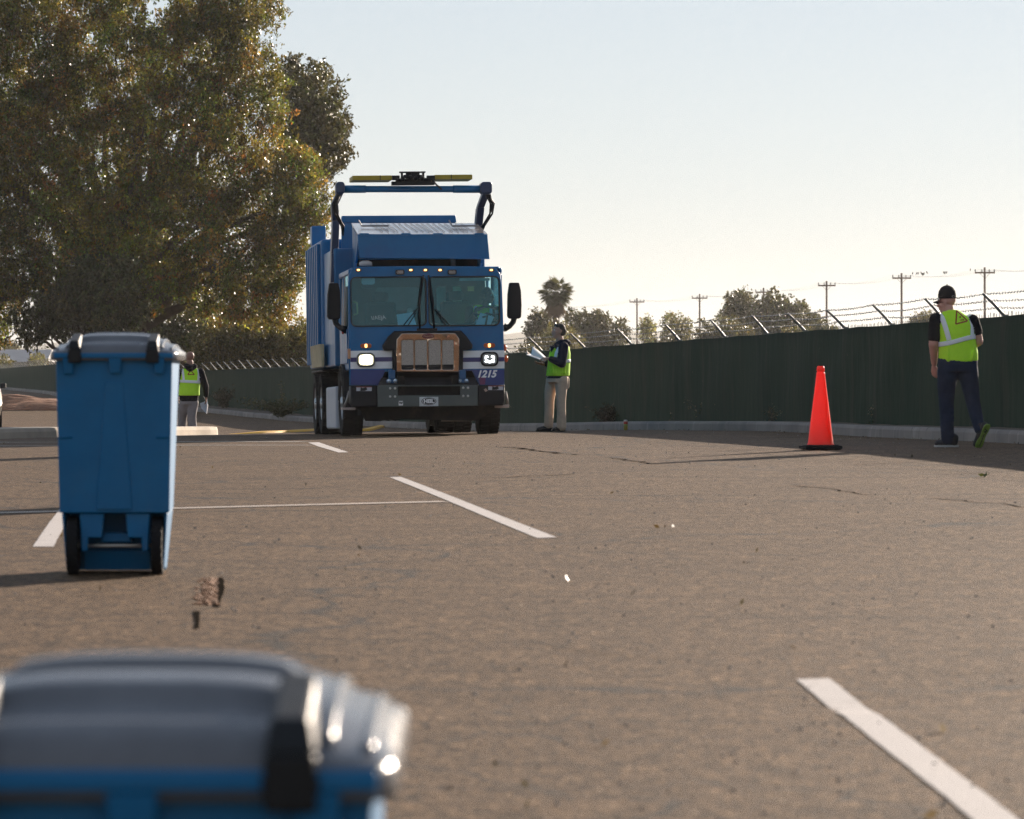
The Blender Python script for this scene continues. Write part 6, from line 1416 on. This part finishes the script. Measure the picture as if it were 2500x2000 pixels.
m = MB(); m.tube([A0 + W_ * .25 + nrm * .015 - A0, A0 + W_ * .7 + nrm * .015 - A0], .014, 8); m.tube([nrm * .02 + W_ * .4 - Vector((.02, 0, -.01)), nrm * .01 + W_ * .5 + Vector((.03, 0, 0))], .010, 6); m.build('clip', M_STEEL, cb, smooth=True)

# ---- the bald man beyond the island
o = at(465.5, 1072, 82.0); base = (o.x, 82.0, gz(o.x, 82))
dz = (o.z - base[2])
r = thing('person', 'bald man in black jacket and lime vest walking off beyond the island', 'person', (base[0], base[1], base[2]), group='people in lime safety vests')
b = MB(); P, M = face(b, (-.018, .02, 1.585), (-.62, .78, -.05))
b.loft([(-.01, .0, 1.32, .11, .09), (-.012, .01, 1.42, .068, .07), (-.014, .015, 1.52, .064, .07)])
b.loft([(-.03, 0, .70, .15, .12), (-.03, 0, .9, .16, .125), (-.01, 0, 1.15, .17, .12), (0, 0, 1.32, .17, .10), (0, 0, 1.37, .10, .07)])
b.chain([(.20, 0, 1.30), (.30, .0, 1.0), (.305, .05, .80)], [.055, .048, .034]); hand(b, (.305, .055, .785), (.02, .05, -1), (-1, .2, 0), 1, .9)
b.chain([(-.21, 0, 1.30), (-.28, .02, 1.02), (-.26, .12, .82)], [.055, .048, .034]); hand(b, (-.26, .125, .80), (.02, .2, -1), (1, .2, 0), -1, .6)
b.chain([(.05, 0, .72), (.025, -.02, .42), (.05, .0, .08)], [.09, .06, .045]); b.chain([(-.12, 0, .72), (-.16, .10, .42), (-.20, .20, .10)], [.09, .06, .045])
body = blob('body', b, .008, M_SKIN3, r, 3); eyes(P, r)
m = MB(); m.loft([(-.028, 0, .64, .165, .14), (-.028, 0, .74, .172, .14), (-.028, 0, .84, .16, .13)], 24)
m.chain([(.045, 0, .68), (.03, -.01, .54), (.022, -.02, .42), (.03, .0, .27), (.045, .0, .09)], [.118, .104, .092, .090, .096]); m.chain([(-.11, 0, .68), (-.14, .05, .54), (-.16, .10, .42), (-.18, .15, .27), (-.20, .20, .12)], [.112, .10, .085, .085, .088]); blob('trousers', m, .012, M_GREYT, r, 3)
m = MB(); m.loft([(-.028, 0, .705, .178, .145), (-.03, 0, .84, .19, .15), (-.015, 0, 1.1, .195, .145), (0, 0, 1.30, .195, .12), (0, 0, 1.38, .12, .09)], 24)
m.chain([(.20, 0, 1.30), (.30, 0, 1.0), (.307, .05, .82)], [.078, .068, .048]); m.chain([(-.21, 0, 1.30), (-.28, .02, 1.02), (-.262, .115, .84)], [.078, .068, .048])
m.chain([(-.08, -.06, 1.42), (0, -.11, 1.37), (.08, -.06, 1.41)], [.055, .07, .055]); m.chain([(-.07, .03, 1.43), (0, .07, 1.42), (.07, .03, 1.43)], [.04, .04, .04]); blob('jacket', m, .011, M_BLK, r, 3)
m = MB(); m.loft([(-.03, 0, .825, .212, .165), (-.03, 0, .93, .210, .165), (-.015, 0, 1.08, .205, .16), (-.005, 0, 1.22, .202, .145), (0, 0, 1.31, .192, .128), (0, 0, 1.365, .155, .10)], 32); vest = blob('safety_vest', m, .010, M_VEST, r, 3); bv = bvh_of(vest)
belt('reflective_band', bv, (-.015, 0), lambda c, s: 1.105 - .01 * c, .056, M_REFL, vest)
drape('reflective_strap', bv, [(-.165, 1.36), (-.145, 1.27), (-.125, 1.11)], .050, M_REFL, vest); drape('reflective_strap', bv, [(.16, 1.36), (.175, 1.27), (.165, 1.12)], .050, M_REFL, vest)
tri = [(.012, 1.33), (-.045, 1.245), (.085, 1.245)]
for i in range(3): drape('triangle_print', bv, [tri[i], tri[(i + 1) % 3]], .018, M_TRI, vest, off=.003, thick=.001, n=8, na=3)
for (x0, y0, x1) in ((.05, .0, .06), (-.20, .2, -.22)):
    m = MB(); m.chain([(x0, y0 - .03, .055), (x0 * .5 + x1 * .5, y0 + .08, .05), (x1, y0 + .18, .04)], [.046, .046, .034]); blob('shoe', m, .008, M_SHOE, r, 2)
q = Vector(base) + Vector((.285, .06, .70)); pp = thing('papers', 'folded papers carried low in the right hand of the bald man', 'papers', q)
m = MB(); m.prism([(-.105, -.05, -.03), (-.02, -.03, .0), (.035, .0, .06), (.045, .02, -.06), (.025, .0, -.235), (-.075, -.04, -.13)], (.01, .018, 0)); m.build('folded_sheets', mat('blue_grey_paper', (.42, .47, .52), .7), pp, bevel=.003)
m = MB(); m.prism([(-.03, -.02, .11), (.02, .0, .05), (.052, .02, -.06), (.030, .0, -.24), (.022, -.005, -.235), (.035, .0, -.06), (.0, -.02, .04)], (.005, .03, 0)); m.build('cover_sheet', M_SHEET, pp)

# ---- the driver, sitting in the cab
def tw(x, y, b): return truck.matrix_basis @ V3(x, y, b)
hc = V3(1191, 722, 1.10); sb = Vector((.60, 1.24, zb + .47)); o = truck.matrix_basis @ sb
r = thing('person', 'driver in lime vest at the wheel behind the right windscreen', 'person', o, truck.rotation_euler, group='people in lime safety vests')
L_ = lambda x, y, b: V3(x, y, b) - sb
b = MB(); hp_ = hc - sb; P, M = face(b, hp_, (.80, -.60, -.05)); nk = hp_ + Vector((-.05, .03, -.16)); ch = L_(1178, 757, 1.18)
b.loft([(ch.x, ch.y, ch.z - .05, .13, .10), (nk.x - .01, nk.y, nk.z - .05, .085, .08), (nk.x, nk.y, nk.z, .06, .065), (hp_.x - .02, hp_.y + .02, hp_.z - .06, .06, .065)])
b.loft([(0, 0, .02, .18, .15), (ch.x * .5, ch.y * .5, .22, .17, .13), (ch.x, ch.y, ch.z, .18, .12)]); wh = wc - sb
sl, sr_ = ch + Vector((-.20, -.02, .0)), ch + Vector((.18, -.02, .0))
b.chain([sl, sl + Vector((-.05, -.16, -.24)), wh + Vector((-.19, .02, .02))], [.055, .048, .034]); hand(b, wh + Vector((-.19, .01, .03)), (.2, -.6, .7), (.5, -.6, -.6), 1, .9)
b.chain([sr_, sr_ + Vector((.06, -.16, -.24)), wh + Vector((.19, .02, .02))], [.055, .048, .034]); hand(b, wh + Vector((.19, .01, .03)), (-.2, -.6, .7), (-.5, -.6, -.6), -1, .9)
for s in (-1, 1): b.chain([(s * .09, -.03, .05), (s * .11, -.44, .10), (s * .11, -.50, -.36), (s * .11, -.62, -.40)], [.085, .062, .045, .035])
blob('body', b, .009, M_SKIN3, r, 3); eyes(P, r)
m = MB(); m.ellipsoid(P(0, -.02, .055), (.086, .086, .08), 16, 10); m.ellipsoid(P(0, -.045, .02), (.078, .074, .08), 16, 10); blob('hair', m, .007, M_HAIR, r, 2)
m = MB(); m.loft([(0, 0, .0, .20, .17), (ch.x * .5, ch.y * .5, .22, .19, .15), (ch.x, ch.y, ch.z - .04, .205, .145), (ch.x, ch.y, ch.z + .05, .15, .10)], 24)
m.chain([sl, sl + Vector((-.05, -.16, -.24)), wh + Vector((-.19, .03, .0))], [.075, .064, .046]); m.chain([sr_, sr_ + Vector((.06, -.16, -.24)), wh + Vector((.19, .03, .0))], [.075, .064, .046]); blob('jacket', m, .012, M_BLK, r, 3)
m = MB(); m.loft([(0, 0, .04, .212, .185), (ch.x * .5, ch.y * .5, .22, .205, .165), (ch.x, ch.y, ch.z - .04, .21, .158), (ch.x, ch.y, ch.z + .045, .172, .12), (ch.x, ch.y, ch.z + .08, .11, .09)], 28); vest = blob('safety_vest', m, .011, M_VEST, r, 3); bv = bvh_of(vest)
drape('reflective_strap', bv, [(ch.x - .12, ch.z + .06), (ch.x - .13, .10)], .05, M_REFL, vest); drape('reflective_strap', bv, [(ch.x + .12, ch.z + .06), (ch.x + .10, .10)], .05, M_REFL, vest)
m = MB(); m.loft([(0, 0, -.01, .18, .16), (0, -.02, .10, .18, .15)], 20)
for s in (-1, 1): m.chain([(s * .09, -.03, .05), (s * .11, -.44, .10), (s * .11, -.50, -.32)], [.10, .08, .07])
blob('trousers', m, .013, M_JEAN, r, 2)
for s in (-1, 1): m = MB(); m.chain([(s * .11, -.50, -.385), (s * .11, -.66, -.40)], [.045, .036]); blob('shoe', m, .009, M_SHOE, r, 2)

# ================================================================== PARKED CAR at the left edge
cpx = at(3.0, 1026, 104.0); X1 = cpx.x
car = thing('parked_car', 'tan parked car cut off by the left edge, only mirror and flank showing', 'car', (X1 - .90, 104.0, gz(X1 - .9, 105)), (0, 0, rad(7.0)))
M_TAN = mat('tan_car_paint', (.50, .42, .31), .3, var=.04, coat=.6); M_GLD = mat('dark_car_glass', (.02, .025, .03), .08)
sec = [(.0, .34, .55), (.25, .30, .78), (1.3, .30, .98), (1.32, .30, 1.0), (3.9, .30, 1.02), (4.6, .34, .92), (4.72, .40, .60)]
m = MB(); ring = []
for y, z0, z1 in sec: ring.append([(-.86, y, z0), (.86, y, z0), (.91, y, z0 + .2), (.91, y, (z0 + z1) / 2 + .08), (.87, y, z1 - .05), (.78, y, z1), (-.78, y, z1), (-.87, y, z1 - .05), (-.91, y, (z0 + z1) / 2 + .08), (-.91, y, z0 + .2)])
vs_ = [p for q in ring for p in q]; fs = [(i * 10 + j, i * 10 + (j + 1) % 10, (i + 1) * 10 + (j + 1) % 10, (i + 1) * 10 + j) for i in range(len(sec) - 1) for j in range(10)] + [tuple(range(10)), tuple(range(69, 59, -1))]
m.add(vs_, fs); m.build('body', M_TAN, car, bevel=.03)
m = MB(); m.hexa([(-.80, 1.15, .97), (.80, 1.15, .97), (.82, 4.35, .99), (-.82, 4.35, .99), (-.62, 1.95, 1.48), (.62, 1.95, 1.48), (.64, 3.75, 1.48), (-.64, 3.75, 1.48)]); m.build('windows', M_GLD, car, bevel=.03)
m = MB(); m.hexa([(-.64, 1.92, 1.482), (.64, 1.92, 1.482), (.66, 3.78, 1.482), (-.66, 3.78, 1.482), (-.58, 2.05, 1.53), (.58, 2.05, 1.53), (.6, 3.65, 1.53), (-.6, 3.65, 1.53)]); m.build('roof', M_TAN, car, bevel=.02)
for s in (-1, 1):
    for y in (.95, 3.75):
        w = tyre_mesh(.33, .21, .21, 40, 40).build('wheel', M_BLACK, car); w.location = (s * .80, y, .335)
        h = MB(); h.lathe([(.21, s * .085), (.19, s * .05), (.06, s * .07), (0, s * .075)], axis='x', n=24); h.build('rim', M_STEEL, w, smooth=True)
    m = MB(); m.hexa([(s * .86, 1.45, .98), (s * 1.02, 1.42, 1.0), (s * 1.02, 1.58, 1.0), (s * .86, 1.6, .98), (s * .88, 1.46, 1.13), (s * 1.01, 1.44, 1.13), (s * 1.01, 1.58, 1.12), (s * .88, 1.58, 1.12)]); m.build('mirror', M_TK, car, bevel=.025)
    m = MB(); m.box(s * .62 - .14, s * .62 + .14, -.02, .12, .60, .72); m.build('headlight', mat('car_lamp', (.5, .5, .5), .15), car, bevel=.02)

# ================================================================== HAZE
m = MB(); m.box(-1500, 1500, -60, 3000, -8, 46)
m.f = [tuple(f) for f in m.f]
mm = bpy.data.materials.new('haze_air'); mm.use_nodes = True; nn_ = mm.node_tree.nodes; ll_ = mm.node_tree.links; nn_.remove(nn_['Principled BSDF'])
pv = nn_.new('ShaderNodeVolumePrincipled'); pv.inputs['Color'].default_value = (.97, .97, .97, 1); pv.inputs['Density'].default_value = HAZE; pv.inputs['Anisotropy'].default_value = .40
ll_.new(pv.outputs[0], nn_['Material Output'].inputs['Volume'])
hz = m.build('haze', mm); tag(hz, kind='stuff')
